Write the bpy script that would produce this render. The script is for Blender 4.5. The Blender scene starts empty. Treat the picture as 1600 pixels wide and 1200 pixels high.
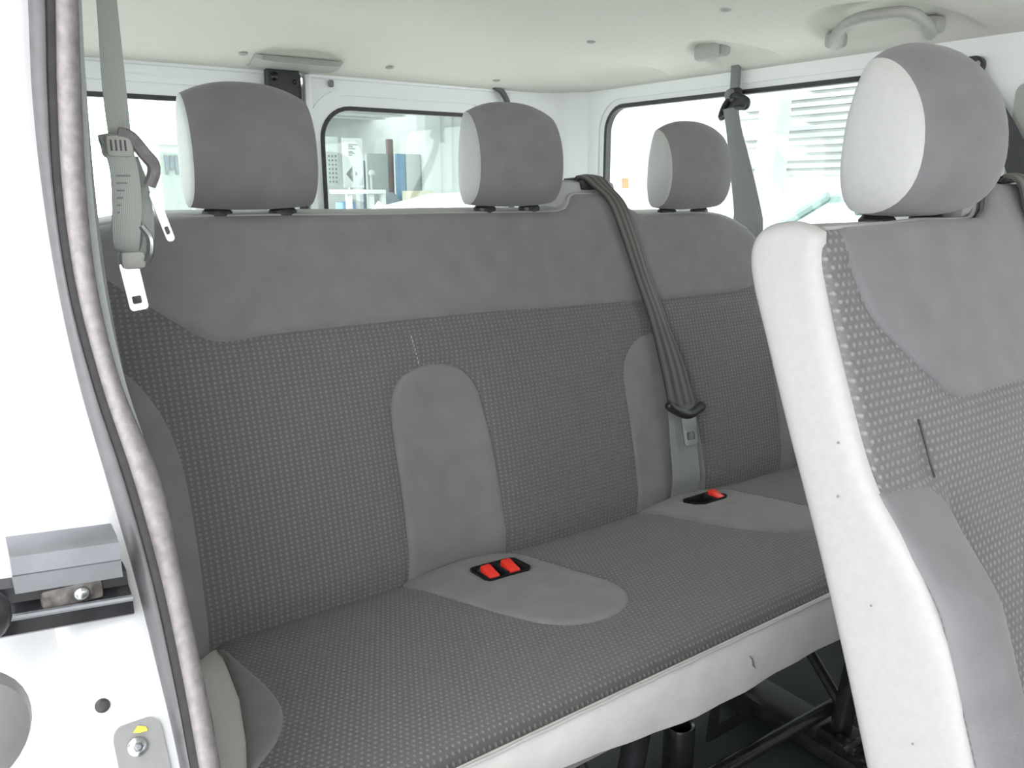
import bpy, bmesh, math, random
import numpy as np
from mathutils import Vector
from mathutils.geometry import delaunay_2d_cdt

random.seed(4)
scene = bpy.context.scene
col = scene.collection

# ------------------------------------------------------------------ camera
cam_data = bpy.data.cameras.new('camera')
cam = bpy.data.objects.new('camera', cam_data)
col.objects.link(cam)
cam_data.sensor_width = 36.0
cam_data.lens = 36.0 * 1265.8 / 1600.0
cam_data.clip_start = 0.02
cam.location = (0, 0, 1.02)
cam.rotation_euler = (math.radians(90 - 13.7613), 0, math.radians(-35.1619))
scene.camera = cam

# ------------------------------------------------------------------ world, light, exposure
world = bpy.data.worlds.new('overcast_sky')
scene.world = world
world.use_nodes = True
wn = world.node_tree.nodes
wl = world.node_tree.links
bg = wn['Background']
tc = wn.new('ShaderNodeTexCoord')
sep = wn.new('ShaderNodeSeparateXYZ')
ramp = wn.new('ShaderNodeValToRGB')
ramp.color_ramp.elements[0].position = 0.0
ramp.color_ramp.elements[0].color = (0.93, 0.96, 1.0, 1)
ramp.color_ramp.elements[1].position = 0.7
ramp.color_ramp.elements[1].color = (0.98, 0.99, 1.0, 1)
wl.new(tc.outputs['Generated'], sep.inputs[0])
wl.new(sep.outputs['Z'], ramp.inputs[0])
wl.new(ramp.outputs[0], bg.inputs['Color'])
bg.inputs['Strength'].default_value = 5.2
scene.view_settings.view_transform = 'Standard'
scene.view_settings.look = 'None'
scene.view_settings.gamma = 1.0
scene.view_settings.use_curve_mapping = False
scene.view_settings.exposure = 0.0
try:
    scene.cycles.max_bounces = 10
    scene.cycles.diffuse_bounces = 6
    scene.cycles.transparent_max_bounces = 16
except Exception:
    pass

# ------------------------------------------------------------------ materials
def new_mat(name, color, rough=0.5, metal=0.0, spec=0.5):
    m = bpy.data.materials.new(name)
    m.use_nodes = True
    b = m.node_tree.nodes['Principled BSDF']
    b.inputs['Base Color'].default_value = (*color, 1)
    b.inputs['Roughness'].default_value = rough
    b.inputs['Metallic'].default_value = metal
    b.inputs['Specular IOR Level'].default_value = spec
    return m

def grain(m, color, amount=0.12, scale=60.0, bump=0.0, dist=0.002, detail=4.0):
    """mottle a material with object-space noise and optional relief"""
    nt = m.node_tree
    b = nt.nodes['Principled BSDF']
    t = nt.nodes.new('ShaderNodeTexCoord')
    n = nt.nodes.new('ShaderNodeTexNoise')
    n.inputs['Scale'].default_value = scale
    n.inputs['Detail'].default_value = detail
    r = nt.nodes.new('ShaderNodeValToRGB')
    lo = tuple(c * (1 - amount) for c in color)
    hi = tuple(min(1, c * (1 + amount)) for c in color)
    r.color_ramp.elements[0].position = 0.3
    r.color_ramp.elements[1].position = 0.7
    r.color_ramp.elements[0].color = (*lo, 1)
    r.color_ramp.elements[1].color = (*hi, 1)
    nt.links.new(t.outputs['Object'], n.inputs['Vector'])
    nt.links.new(n.outputs['Fac'], r.inputs[0])
    nt.links.new(r.outputs[0], b.inputs['Base Color'])
    if bump:
        bm_ = nt.nodes.new('ShaderNodeBump')
        bm_.inputs['Strength'].default_value = bump
        bm_.inputs['Distance'].default_value = dist
        nt.links.new(n.outputs['Fac'], bm_.inputs['Height'])
        nt.links.new(bm_.outputs[0], b.inputs['Normal'])
    return m

def mixed(name, color, rough=0.5, amount=0.1, scale=60.0, bump=0.0, dist=0.002, metal=0.0, spec=0.5):
    return grain(new_mat(name, color, rough, metal, spec), color, amount, scale, bump, dist)

def dotted(name, base, dot, px, py, radius, stagger=0.0, bump=0.6, soft=0.16):
    """woven fabric with rows of raised dots; UV in metres"""
    m = new_mat(name, base, 0.85, spec=0.25)
    nt = m.node_tree; N = nt.nodes; L = nt.links
    b = N['Principled BSDF']
    uv = N.new('ShaderNodeUVMap'); uv.uv_map = 'UVMap'
    s = N.new('ShaderNodeSeparateXYZ'); L.new(uv.outputs[0], s.inputs[0])
    def math_(op, a, b_=None):
        n = N.new('ShaderNodeMath'); n.operation = op
        for i, v in enumerate((a, b_)):
            if v is None: continue
            if isinstance(v, (int, float)): n.inputs[i].default_value = v
            else: L.new(v, n.inputs[i])
        return n.outputs[0]
    v = math_('DIVIDE', s.outputs['Y'], py)
    row = math_('FLOOR', v)
    u = math_('ADD', math_('DIVIDE', s.outputs['X'], px), math_('MULTIPLY', row, stagger))
    fu = math_('SUBTRACT', math_('FRACT', u), 0.5)
    fv = math_('SUBTRACT', math_('FRACT', v), 0.5)
    d = math_('SQRT', math_('ADD', math_('MULTIPLY', fu, fu), math_('MULTIPLY', math_('MULTIPLY', fv, fv), (py / px) ** 2)))
    mr = N.new('ShaderNodeMapRange'); mr.interpolation_type = 'SMOOTHSTEP'
    mr.inputs['From Min'].default_value = radius + soft
    mr.inputs['From Max'].default_value = radius - soft
    L.new(d, mr.inputs['Value'])
    noise = N.new('ShaderNodeTexNoise'); noise.inputs['Scale'].default_value = 900
    L.new(uv.outputs[0], noise.inputs['Vector'])
    mix = N.new('ShaderNodeMix'); mix.data_type = 'RGBA'
    mix.inputs['A'].default_value = (*base, 1); mix.inputs['B'].default_value = (*dot, 1)
    fac = math_('MULTIPLY', mr.outputs[0], math_('ADD', math_('MULTIPLY', noise.outputs['Fac'], 0.8), 0.6))
    L.new(fac, mix.inputs['Factor'])
    L.new(mix.outputs['Result'], b.inputs['Base Color'])
    bp = N.new('ShaderNodeBump'); bp.inputs['Strength'].default_value = bump; bp.inputs['Distance'].default_value = 0.0015
    L.new(mr.outputs[0], bp.inputs['Height']); L.new(bp.outputs[0], b.inputs['Normal'])
    b.inputs['Sheen Weight'].default_value = 0.15
    return m

def twill(name, color):
    m = new_mat(name, color, 0.85, spec=0.25)
    nt = m.node_tree; N = nt.nodes; L = nt.links
    b = N['Principled BSDF']
    uv = N.new('ShaderNodeUVMap'); uv.uv_map = 'UVMap'
    w = N.new('ShaderNodeTexWave'); w.bands_direction = 'DIAGONAL'
    w.inputs['Scale'].default_value = 420.0; w.inputs['Distortion'].default_value = 0.6
    n = N.new('ShaderNodeTexNoise'); n.inputs['Scale'].default_value = 25; n.inputs['Detail'].default_value = 6
    L.new(uv.outputs[0], w.inputs['Vector']); L.new(uv.outputs[0], n.inputs['Vector'])
    mul = N.new('ShaderNodeMath'); mul.operation = 'MULTIPLY_ADD'
    L.new(w.outputs['Fac'], mul.inputs[0]); mul.inputs[1].default_value = 0.22; L.new(n.outputs['Fac'], mul.inputs[2])
    r = N.new('ShaderNodeValToRGB')
    r.color_ramp.elements[0].position = 0.3; r.color_ramp.elements[1].position = 1.0
    r.color_ramp.elements[0].color = (*[c * .86 for c in color], 1)
    r.color_ramp.elements[1].color = (*[c * 1.14 for c in color], 1)
    L.new(mul.outputs[0], r.inputs[0]); L.new(r.outputs[0], b.inputs['Base Color'])
    bp = N.new('ShaderNodeBump'); bp.inputs['Strength'].default_value = 0.12; bp.inputs['Distance'].default_value = 0.0005
    L.new(w.outputs['Fac'], bp.inputs['Height']); L.new(bp.outputs[0], b.inputs['Normal'])
    b.inputs['Sheen Weight'].default_value = 0.2
    return m

def glass_mat(name, tint=(0.93, 0.975, 0.955), gloss=0.035):
    m = bpy.data.materials.new(name); m.use_nodes = True
    N = m.node_tree.nodes; L = m.node_tree.links
    N.remove(N['Principled BSDF'])
    out = N['Material Output']
    t = N.new('ShaderNodeBsdfTransparent'); t.inputs[0].default_value = (*tint, 1)
    g = N.new('ShaderNodeBsdfGlossy'); g.inputs['Roughness'].default_value = 0.03
    mx = N.new('ShaderNodeMixShader'); mx.inputs[0].default_value = gloss
    L.new(t.outputs[0], mx.inputs[1]); L.new(g.outputs[0], mx.inputs[2]); L.new(mx.outputs[0], out.inputs[0])
    return m

def webbing(name, color, bands=True):
    m = new_mat(name, color, 0.55, spec=0.5)
    nt = m.node_tree; N = nt.nodes; L = nt.links; b = N['Principled BSDF']
    uv = N.new('ShaderNodeUVMap'); uv.uv_map = 'UVMap'
    w = N.new('ShaderNodeTexWave'); w.bands_direction = 'X'; w.inputs['Scale'].default_value = 22.0 if bands else 90.0
    w.inputs['Distortion'].default_value = 0.4
    L.new(uv.outputs[0], w.inputs['Vector'])
    r = N.new('ShaderNodeValToRGB')
    k = 0.45 if bands else 0.12
    r.color_ramp.elements[0].color = (*[c * (1 - k) for c in color], 1)
    r.color_ramp.elements[1].color = (*[c * (1 + k) for c in color], 1)
    L.new(w.outputs['Fac'], r.inputs[0]); L.new(r.outputs[0], b.inputs['Base Color'])
    bp = N.new('ShaderNodeBump'); bp.inputs['Strength'].default_value = 0.3; bp.inputs['Distance'].default_value = 0.001
    L.new(w.outputs['Fac'], bp.inputs['Height']); L.new(bp.outputs[0], b.inputs['Normal'])
    return m

M = {}
M['dots_bench'] = dotted('dotted_bench_fabric', (0.120, 0.114, 0.113), (0.20, 0.191, 0.188), 0.0086, 0.0066, 0.21, 0.0, 0.7)
M['dots_cushion'] = dotted('dotted_cushion_fabric', (0.120, 0.114, 0.113), (0.23, 0.22, 0.216), 0.0076, 0.0076, 0.20, 0.5, 0.7)
M['dots_seat'] = dotted('dotted_seat_fabric', (0.138, 0.130, 0.135), (0.25, 0.24, 0.25), 0.0085, 0.0075, 0.24, 0.5, 1.0)
M['smooth'] = twill('charcoal_twill_fabric', (0.19, 0.182, 0.184))
M['smooth_seat'] = twill('grey_twill_fabric', (0.168, 0.163, 0.172))
M['vinyl'] = mixed('pale_grey_vinyl', (0.355, 0.347, 0.343), 0.5, 0.03, 120, 0.12, 0.0006)
M['valance'] = mixed('grey_valance_vinyl', (0.47, 0.455, 0.445), 0.55, 0.05, 40, 0.1, 0.0008)
M['hr_vinyl'] = mixed('headrest_side_vinyl', (0.365, 0.37, 0.36), 0.5, 0.03, 120, 0.12, 0.0006)
M['paint'] = mixed('white_body_paint', (0.88, 0.89, 0.90), 0.22, 0.015, 5, 0, 0.001)
M['jamb'] = mixed('dimmed_body_paint', (0.47, 0.475, 0.485), 0.25, 0.015, 5, 0, 0.001)  # white body paint darkened to offset the strong light on the jamb
M['headliner'] = mixed('beige_headliner_cloth', (0.74, 0.735, 0.68), 0.9, 0.03, 220, 0.15, 0.0006, spec=0.15)
M['trim'] = mixed('grey_headliner_plastic', (0.40, 0.405, 0.38), 0.5, 0.04, 200, 0.1, 0.0005)
M['end_vinyl'] = mixed('brightened_end_vinyl', (0.74, 0.73, 0.71), 0.5, 0.03, 120, 0.12, 0.0006)  # seat vinyl with light painted in, lifts the shaded cushion end
M['rubber'] = mixed('black_rubber', (0.035, 0.034, 0.036), 0.5, 0.2, 90, 0.1, 0.0008)
M['lip'] = mixed('grey_rubber_lip', (0.075, 0.073, 0.077), 0.42, 0.15, 60, 0.05, 0.0008)
M['roll'] = mixed('soft_grey_seal_foam', (0.20, 0.183, 0.19), 0.6, 0.2, 110, 0.35, 0.0015)
M['pillar'] = mixed('pillar_plastic', (0.33, 0.35, 0.34), 0.55, 0.05, 160, 0.1, 0.0006)
M['black'] = mixed('black_plastic', (0.022, 0.022, 0.024), 0.38, 0.2, 120, 0.08, 0.0006)
M['steel_black'] = mixed('black_painted_steel', (0.016, 0.016, 0.018), 0.25, 0.3, 40, 0.05, 0.0008)
M['steel'] = mixed('bright_steel', (0.45, 0.47, 0.47), 0.25, 0.08, 30, 0.03, 0.0005, metal=0.9)
M['rail'] = mixed('dull_rail_steel', (0.22, 0.228, 0.245), 0.35, 0.1, 30, 0.05, 0.0006, metal=0.6)
M['greasy'] = mixed('greasy_rail_channel', (0.09, 0.08, 0.075), 0.35, 0.8, 90, 0.4, 0.003)
M['carpet'] = mixed('dark_floor_rubber', (0.014, 0.018, 0.017), 0.6, 0.5, 300, 0.4, 0.002)
M['red'] = mixed('red_button_plastic', (0.85, 0.035, 0.02), 0.35, 0.05, 80)
M['belt_dark'] = webbing('dark_belt_webbing', (0.085, 0.078, 0.075))
M['belt_grey'] = webbing('grey_belt_webbing', (0.22, 0.225, 0.23), False)
M['belt_black'] = webbing('black_belt_webbing', (0.05, 0.05, 0.058), False)
M['belt_green'] = webbing('grey_green_belt_webbing', (0.36, 0.385, 0.36), False)
M['glass'] = glass_mat('window_glass')
M['grey_cap'] = mixed('grey_cap_plastic', (0.20, 0.20, 0.20), 0.4, 0.05, 80)
M['yellow'] = mixed('yellow_paint_mark', (0.85, 0.72, 0.05), 0.5, 0.1, 80)
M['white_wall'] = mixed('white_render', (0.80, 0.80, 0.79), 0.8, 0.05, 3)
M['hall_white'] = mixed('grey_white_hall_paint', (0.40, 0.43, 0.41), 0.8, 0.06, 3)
M['concrete'] = mixed('pale_concrete', (0.66, 0.65, 0.63), 0.85, 0.15, 2, 0.1, 0.01)
M['slat'] = mixed('grey_roof_slat', (0.42, 0.44, 0.43), 0.6, 0.08, 4)
M['board'] = mixed('pale_green_board', (0.25, 0.285, 0.265), 0.7, 0.08, 4)
M['brown'] = mixed('brown_board', (0.13, 0.105, 0.10), 0.7, 0.1, 6)
M['blue'] = mixed('blue_plastic', (0.11, 0.20, 0.30), 0.5, 0.1, 8)
M['tarp'] = mixed('blue_grey_tarpaulin', (0.13, 0.155, 0.175), 0.7, 0.15, 6)
M['crate'] = mixed('straw_coloured_wood', (0.36, 0.345, 0.26), 0.7, 0.1, 8)
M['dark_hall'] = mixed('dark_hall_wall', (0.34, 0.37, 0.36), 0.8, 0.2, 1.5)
M['sign'] = mixed('pale_sign_board', (0.34, 0.37, 0.355), 0.6, 0.03, 5)
M['print'] = mixed('dark_sign_print', (0.10, 0.11, 0.11), 0.6, 0.1, 5)
M['car_paint'] = mixed('pale_green_car_paint', (0.17, 0.235, 0.225), 0.25, 0.05, 3)
M['car_white'] = mixed('white_car_paint', (0.85, 0.86, 0.86), 0.25, 0.03, 3)
M['car_dark'] = mixed('car_cabin_cloth', (0.10, 0.145, 0.135), 0.7, 0.1, 8)
M['orange'] = mixed('orange_notice', (0.72, 0.28, 0.15), 0.6, 0.1, 20)

# ------------------------------------------------------------------ object helpers
ROOT = {}
def empty(name, loc, label=None, cat=None, group=None, kind=None):
    o = bpy.data.objects.new(name, None)
    col.objects.link(o); o.location = loc; o.empty_display_size = 0.05
    tag(o, label, cat, group, kind)
    return o

def tag(o, label=None, cat=None, group=None, kind=None):
    if label: o['label'] = label
    if cat: o['category'] = cat
    if group: o['group'] = group
    if kind: o['kind'] = kind
    return o

def world_loc(o):
    v = Vector((0, 0, 0))
    while o is not None:
        v += o.location; o = o.parent
    return v

def obj(name, verts, faces, mat, parent=None, smooth=True, uv=None, base=None, label=None):
    """one mesh object; verts in world space, uv per vertex in metres"""
    me = bpy.data.meshes.new(name)
    off = world_loc(parent) if parent else Vector((0, 0, 0))
    loc = Vector((0, 0, 0))
    if parent is None and base is not None:
        loc = Vector(base)
    sh = off + loc
    me.from_pydata([(v[0] - sh.x, v[1] - sh.y, v[2] - sh.z) for v in verts], [], [tuple(f) for f in faces])
    if uv is not None:
        lay = me.uv_layers.new(name='UVMap')
        li = np.zeros(len(me.loops), dtype=np.int32); me.loops.foreach_get('vertex_index', li)
        arr = np.asarray(uv, dtype=np.float32)[li].ravel()
        lay.data.foreach_set('uv', arr)
    me.materials.append(mat)
    bm = bmesh.new(); bm.from_mesh(me)
    bmesh.ops.recalc_face_normals(bm, faces=bm.faces)
    bm.to_mesh(me); bm.free()
    if smooth:
        me.polygons.foreach_set('use_smooth', [True] * len(me.polygons))
        try: me.set_sharp_from_angle(angle=math.radians(42))
        except Exception: pass
    o = bpy.data.objects.new(name, me)
    col.objects.link(o)
    if parent: o.parent = parent
    else: o.location = loc
    if label: o['label'] = label
    return o

def join(*parts):
    V = []; Fc = []
    for v, f in parts:
        k = len(V); V += list(v); Fc += [tuple(i + k for i in q) for q in f]
    return V, Fc

def box(x0, x1, y0, y1, z0, z1, r=0.0):
    """box with chamfered edges (cheap bevel) as verts, faces"""
    bm = bmesh.new()
    bmesh.ops.create_cube(bm, size=1)
    for v in bm.verts:
        v.co = Vector((x0 + (v.co.x + .5) * (x1 - x0), y0 + (v.co.y + .5) * (y1 - y0), z0 + (v.co.z + .5) * (z1 - z0)))
    if r:
        bmesh.ops.bevel(bm, geom=list(bm.edges), offset=r, segments=2, affect='EDGES', profile=0.5)
    bm.verts.index_update()
    out = ([tuple(v.co) for v in bm.verts], [tuple(v.index for v in f.verts) for f in bm.faces])
    bm.free()
    return out

def rot_z(vf, cx, cy, a):
    c, s = math.cos(a), math.sin(a)
    return [(cx + (x - cx) * c - (y - cy) * s, cy + (x - cx) * s + (y - cy) * c, z) for x, y, z in vf[0]], vf[1]

def spline(pts, n=8, closed=False):
    P = [np.array(p, float) for p in pts]; k = len(P); out = []
    segs = k if closed else k - 1
    for i in range(segs):
        if closed:
            a, b, c, d = P[(i - 1) % k], P[i], P[(i + 1) % k], P[(i + 2) % k]
        else:
            b, c = P[i], P[i + 1]
            a = P[i - 1] if i > 0 else 2 * b - c
            d = P[i + 2] if i + 2 < k else 2 * c - b
        for j in range(n):
            t = j / n
            out.append(0.5 * (2 * b + (c - a) * t + (2 * a - 5 * b + 4 * c - d) * t * t + (3 * b - a - 3 * c + d) * t ** 3))
    if not closed: out.append(P[-1])
    return [tuple(p) for p in out]

def resample(pts, step, closed=True):
    P = [np.array(p, float) for p in pts]
    if closed: P = P + [P[0]]
    out = []
    for a, b in zip(P[:-1], P[1:]):
        n = max(1, int(round(np.linalg.norm(b - a) / step)))
        for j in range(n): out.append(tuple(a + (b - a) * j / n))
    if not closed: out.append(tuple(P[-1]))
    return out

def tube(path, r, n=10, cap=True, ry=None, hollow=False):
    """swept tube; r a number or a list per point"""
    P = [Vector(p) for p in path]; k = len(P)
    rr = r if isinstance(r, (list, tuple)) else [r] * k
    V = []; Fc = []
    t0 = (P[1] - P[0]).normalized()
    up = Vector((0, 0, 1)) if abs(t0.z) < 0.9 else Vector((0, 1, 0))
    nrm = (up - t0 * up.dot(t0)).normalized()
    for i in range(k):
        t = (P[min(i + 1, k - 1)] - P[max(i - 1, 0)]).normalized()
        nrm = (nrm - t * nrm.dot(t)).normalized(); b = t.cross(nrm)
        for j in range(n):
            a = 2 * math.pi * j / n
            V.append(tuple(P[i] + nrm * (rr[i] * math.cos(a)) + b * ((ry or rr[i]) * math.sin(a))))
    for i in range(k - 1):
        for j in range(n):
            Fc.append((i * n + j, i * n + (j + 1) % n, (i + 1) * n + (j + 1) % n, (i + 1) * n + j))
    if cap:
        Fc.append(tuple(range(n - 1, -1, -1))); Fc.append(tuple((k - 1) * n + j for j in range(n)))
    return V, Fc

def disc(c, axis, r, h, n=20, dome=0.3):
    """short round button: base ring, shoulder ring, domed top"""
    c = Vector(c); ax = Vector(axis).normalized()
    u = ax.orthogonal().normalized(); w = ax.cross(u)
    V = []; Fc = []
    prof = [(r, 0), (r, h * .6), (r * .85, h), (r * .45, h * (1 + dome))]
    for rad, hh in prof:
        for j in range(n):
            a = 2 * math.pi * j / n
            V.append(tuple(c + ax * hh + u * rad * math.cos(a) + w * rad * math.sin(a)))
    for i in range(len(prof) - 1):
        for j in range(n):
            Fc.append((i * n + j, i * n + (j + 1) % n, (i + 1) * n + (j + 1) % n, (i + 1) * n + j))
    Fc.append(tuple(range(n - 1, -1, -1))); Fc.append(tuple((len(prof) - 1) * n + j for j in range(n)))
    return V, Fc

def loft(sections, closed=True, cap=True):
    k = len(sections); n = len(sections[0])
    V = [tuple(p) for s in sections for p in s]; Fc = []
    for i in range(k - 1):
        for j in range(n if closed else n - 1):
            Fc.append((i * n + j, i * n + (j + 1) % n, (i + 1) * n + (j + 1) % n, (i + 1) * n + j))
    if cap and closed:
        Fc.append(tuple(range(n - 1, -1, -1))); Fc.append(tuple((k - 1) * n + j for j in range(n)))
    return V, Fc

def poly_dist(P, poly):
    P = np.asarray(P, float); A = np.asarray(poly, float); B = np.roll(A, -1, axis=0)
    best = np.full(len(P), 1e9)
    AB = B - A; L2 = (AB ** 2).sum(1) + 1e-18
    for a, ab, l2 in zip(A, AB, L2):
        d = P - a; t = np.clip((d @ ab) / l2, 0, 1)
        best = np.minimum(best, ((d - t[:, None] * ab) ** 2).sum(1))
    return np.sqrt(best)

def inside(P, poly):
    P = np.asarray(P, float); A = np.asarray(poly, float); B = np.roll(A, -1, axis=0)
    r = np.zeros(len(P), bool)
    for a, b in zip(A, B):
        if a[1] == b[1]: continue
        c = ((a[1] > P[:, 1]) != (b[1] > P[:, 1])) & (P[:, 0] < (b[0] - a[0]) * (P[:, 1] - a[1]) / (b[1] - a[1]) + a[0])
        r ^= c
    return r

def patch2d(outline, holes=(), grid=0.02, rings=()):
    """constrained triangulation of an outline: 2D points, triangles, distance to the edge"""
    loops = [list(outline)] + [list(h) for h in holes]
    pts = []; edges = []
    for lp in loops:
        k = len(pts); n = len(lp); pts += lp
        edges += [(k + i, k + (i + 1) % n) for i in range(n)]
    A = np.asarray(outline, float)
    extra = []
    allp = np.asarray([p for lp in loops for p in lp], float)
    def ok(C, dmin):
        C = np.asarray(C, float)
        if not len(C): return C
        m = inside(C, outline)
        d = poly_dist(C, outline)
        for h in holes:
            m &= ~inside(C, h); d = np.minimum(d, poly_dist(C, h))
        return C[m & (d > dmin)]
    area = 0.5 * np.sum(A[:, 0] * np.roll(A[:, 1], -1) - np.roll(A[:, 0], -1) * A[:, 1])
    sgn = 1 if area > 0 else -1
    for r in rings:
        t = np.roll(A, -1, axis=0) - np.roll(A, 1, axis=0)
        t /= (np.linalg.norm(t, axis=1)[:, None] + 1e-12)
        nrm = np.stack([-t[:, 1], t[:, 0]], 1) * sgn
        extra += list(map(tuple, ok(A + nrm * r, r * 0.85)))
    last = (max(rings) if rings else 0) + grid * 0.45
    if grid:
        lo, hi = A.min(0), A.max(0)
        gx = np.arange(lo[0], hi[0], grid); gy = np.arange(lo[1], hi[1], grid)
        G = np.stack(np.meshgrid(gx, gy), -1).reshape(-1, 2)
        extra += list(map(tuple, ok(G, last)))
    allv = [Vector(p) for p in pts + extra]
    r = delaunay_2d_cdt(allv, edges, [], 0, 1e-7)
    vo = [tuple(v) for v in r[0]]
    tri = r[2]
    cent = np.array([np.mean([vo[i] for i in f], axis=0) for f in tri])
    m = inside(cent, outline)
    for h in holes: m &= ~inside(cent, h)
    tri = [f for f, k in zip(tri, m) if k]
    d = poly_dist(vo, outline)
    for h in holes: d = np.minimum(d, poly_dist(vo, h))
    return vo, tri, d

def round_edge(d, r, depth):
    """offset profile: -depth at the edge rising to 0 at distance r"""
    t = np.clip(d / r, 0, 1)
    return -depth * (1 - np.sqrt(np.clip(1 - (1 - t) ** 2, 0, 1)))

def panel(name, outline, mapfn, mat, parent, off=0.0, er=0.008, depth=0.006, grid=0.012, step=0.008, hfn=None, label=None, holes=()):
    ol = resample(outline, step)
    hl = [resample(h, step) for h in holes]
    pts, tri, d = patch2d(ol, hl, grid, (er * 0.12, er * 0.4, er * 0.8))
    P = np.asarray(pts)
    h = off + round_edge(d, er, depth)
    if hfn is not None: h = h + hfn(P[:, 0], P[:, 1])
    V = [mapfn(a, b, hh) for (a, b), hh in zip(pts, h)]
    return obj(name, V, tri, mat, parent, uv=pts, label=label)

def plate(outline, mapfn, thick, holes=(), step=0.03, grid=0):
    """flat sheet of a given thickness with holes; mapfn(a, b, h)"""
    ol = resample(outline, step); hl = [resample(h, step) for h in holes]
    pts, tri, d = patch2d(ol, hl, grid)
    n = len(pts)
    V = [mapfn(a, b, 0) for a, b in pts] + [mapfn(a, b, thick) for a, b in pts]
    cnt = {}
    for f in tri:
        for i in range(len(f)):
            e = (f[i], f[(i + 1) % len(f)]); cnt[e] = 1
    F2 = [tuple(f) for f in tri] + [tuple(i + n for i in reversed(f)) for f in tri]
    for (a, b) in list(cnt):
        if (b, a) not in cnt: F2.append((b, a, a + n, b + n))
    return V, F2

def rrect(x0, x1, y0, y1, r, n=8):
    out = []
    for cx, cy, a0 in ((x1 - r, y1 - r, 0), (x0 + r, y1 - r, 90), (x0 + r, y0 + r, 180), (x1 - r, y0 + r, 270)):
        for i in range(n + 1):
            a = math.radians(a0 + 90 * i / n)
            out.append((cx + r * math.cos(a), cy + r * math.sin(a)))
    return out

def ribbon(left, right, thick=0.0016, n=8, cross=4, normal=None, bulge=0.0):
    """flat webbing between two 3D edge lines"""
    Lp = [np.array(p) for p in spline(left, n)]; Rp = [np.array(p) for p in spline(right, n)]
    V = []; UV = []; k = len(Lp); s = 0.0; W = cross + 1
    for i in range(k):
        if i: s += np.linalg.norm((Lp[i] + Rp[i] - Lp[i - 1] - Rp[i - 1]) / 2)
        t = (Lp[min(i + 1, k - 1)] + Rp[min(i + 1, k - 1)] - Lp[max(i - 1, 0)] - Rp[max(i - 1, 0)])
        nn = np.cross(Rp[i] - Lp[i], t); nn /= (np.linalg.norm(nn) + 1e-12)
        if nn[1] > 0 and normal is None: nn = -nn
        if normal is not None and np.dot(nn, normal) < 0: nn = -nn
        for side in (0, 1):
            for j in range(W):
                f = j / cross
                p = Lp[i] * (1 - f) + Rp[i] * f + nn * (thick * side + bulge * math.sin(math.pi * f))
                V.append(tuple(p)); UV.append((f * 0.05, s))
    Fc = []; S = 2 * W
    for i in range(k - 1):
        a = i * S; b = a + S
        for j in range(cross):
            Fc.append((a + j, a + j + 1, b + j + 1, b + j))
            Fc.append((a + W + j, b + W + j, b + W + j + 1, a + W + j + 1))
        Fc.append((a, b, b + W, a + W)); Fc.append((a + W - 1, a + S - 1, b + S - 1, b + W - 1))
    for a in (0, (k - 1) * S):
        Fc.append(tuple(a + j for j in range(W)) + tuple(a + W + j for j in range(W - 1, -1, -1)))
    return V, Fc, UV

def sstep(x): 
    x = np.clip(x, 0, 1); return x * x * (3 - 2 * x)

# ================================================================== SETTING: the van shell
# floor
V, Fc = box(0.0, 1.72, -1.55, 2.16, -0.04, 0.0)
tag(obj('floor', V, Fc, M['carpet'], smooth=False), kind='structure')
# headliner
def roof_z(x, y):
    xs = [0.0, .12, .25, .49, .70, .86, 1.02, 1.20, 1.27, 1.50, 1.62, 1.72]
    zs = [1.285, 1.297, 1.328, 1.368, 1.384, 1.388, 1.385, 1.369, 1.358, 1.333, 1.318, 1.292]
    f = np.interp(x, xs, zs)
    k = sstep((y - 1.80) / .36)
    z = 1.297 + (f - 1.297) * (1 - k)
    # pressed scoops along the far cant rail
    for yc, hw, x0 in ((1.79, .16, 1.46), (1.37, .10, 1.46), (.98, .16, 1.41)):
        e = np.sqrt(np.clip(((y - yc) / hw) ** 2 + np.clip((1.66 - x) / (1.66 - x0), 0, 9) ** 2, 0, 9))
        z = z + .013 * (1 - sstep((e - .82) / .18)) * (1 - sstep((x - 1.64) / .05))
    return z
xs = np.concatenate([np.linspace(0, 1.4, 64)[:-1], np.linspace(1.4, 1.71, 42)]); ys = np.concatenate([np.linspace(-1.55, .8, 40)[:-1], np.linspace(.8, 2.14, 130)])
GX, GY = np.meshgrid(xs, ys); GZ = roof_z(GX, GY)
nx = len(xs); ny = len(ys)
V = list(zip(GX.ravel(), GY.ravel(), GZ.ravel())) 
Fc = [(j * nx + i, j * nx + i + 1, (j + 1) * nx + i + 1, (j + 1) * nx + i) for j in range(ny - 1) for i in range(nx - 1)]
nV = len(V)
V += [(0, -1.55, 1.43), (1.71, -1.55, 1.43), (1.71, 2.14, 1.43), (0, 2.14, 1.43)]
edge_b = [i for i in range(nx)]; edge_t = [(ny - 1) * nx + i for i in range(nx)]
edge_l = [j * nx for j in range(ny)]; edge_r = [j * nx + nx - 1 for j in range(ny)]
Fc += [tuple([nV, nV + 1] + edge_b[::-1]), tuple([nV + 3, nV + 2] + edge_t[::-1]), tuple([nV, nV + 3] + edge_l[::-1]), tuple([nV + 1, nV + 2] + edge_r[::-1]), (nV, nV + 1, nV + 2, nV + 3)]
tag(obj('ceiling', V, Fc, M['headliner']), kind='structure')

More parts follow.
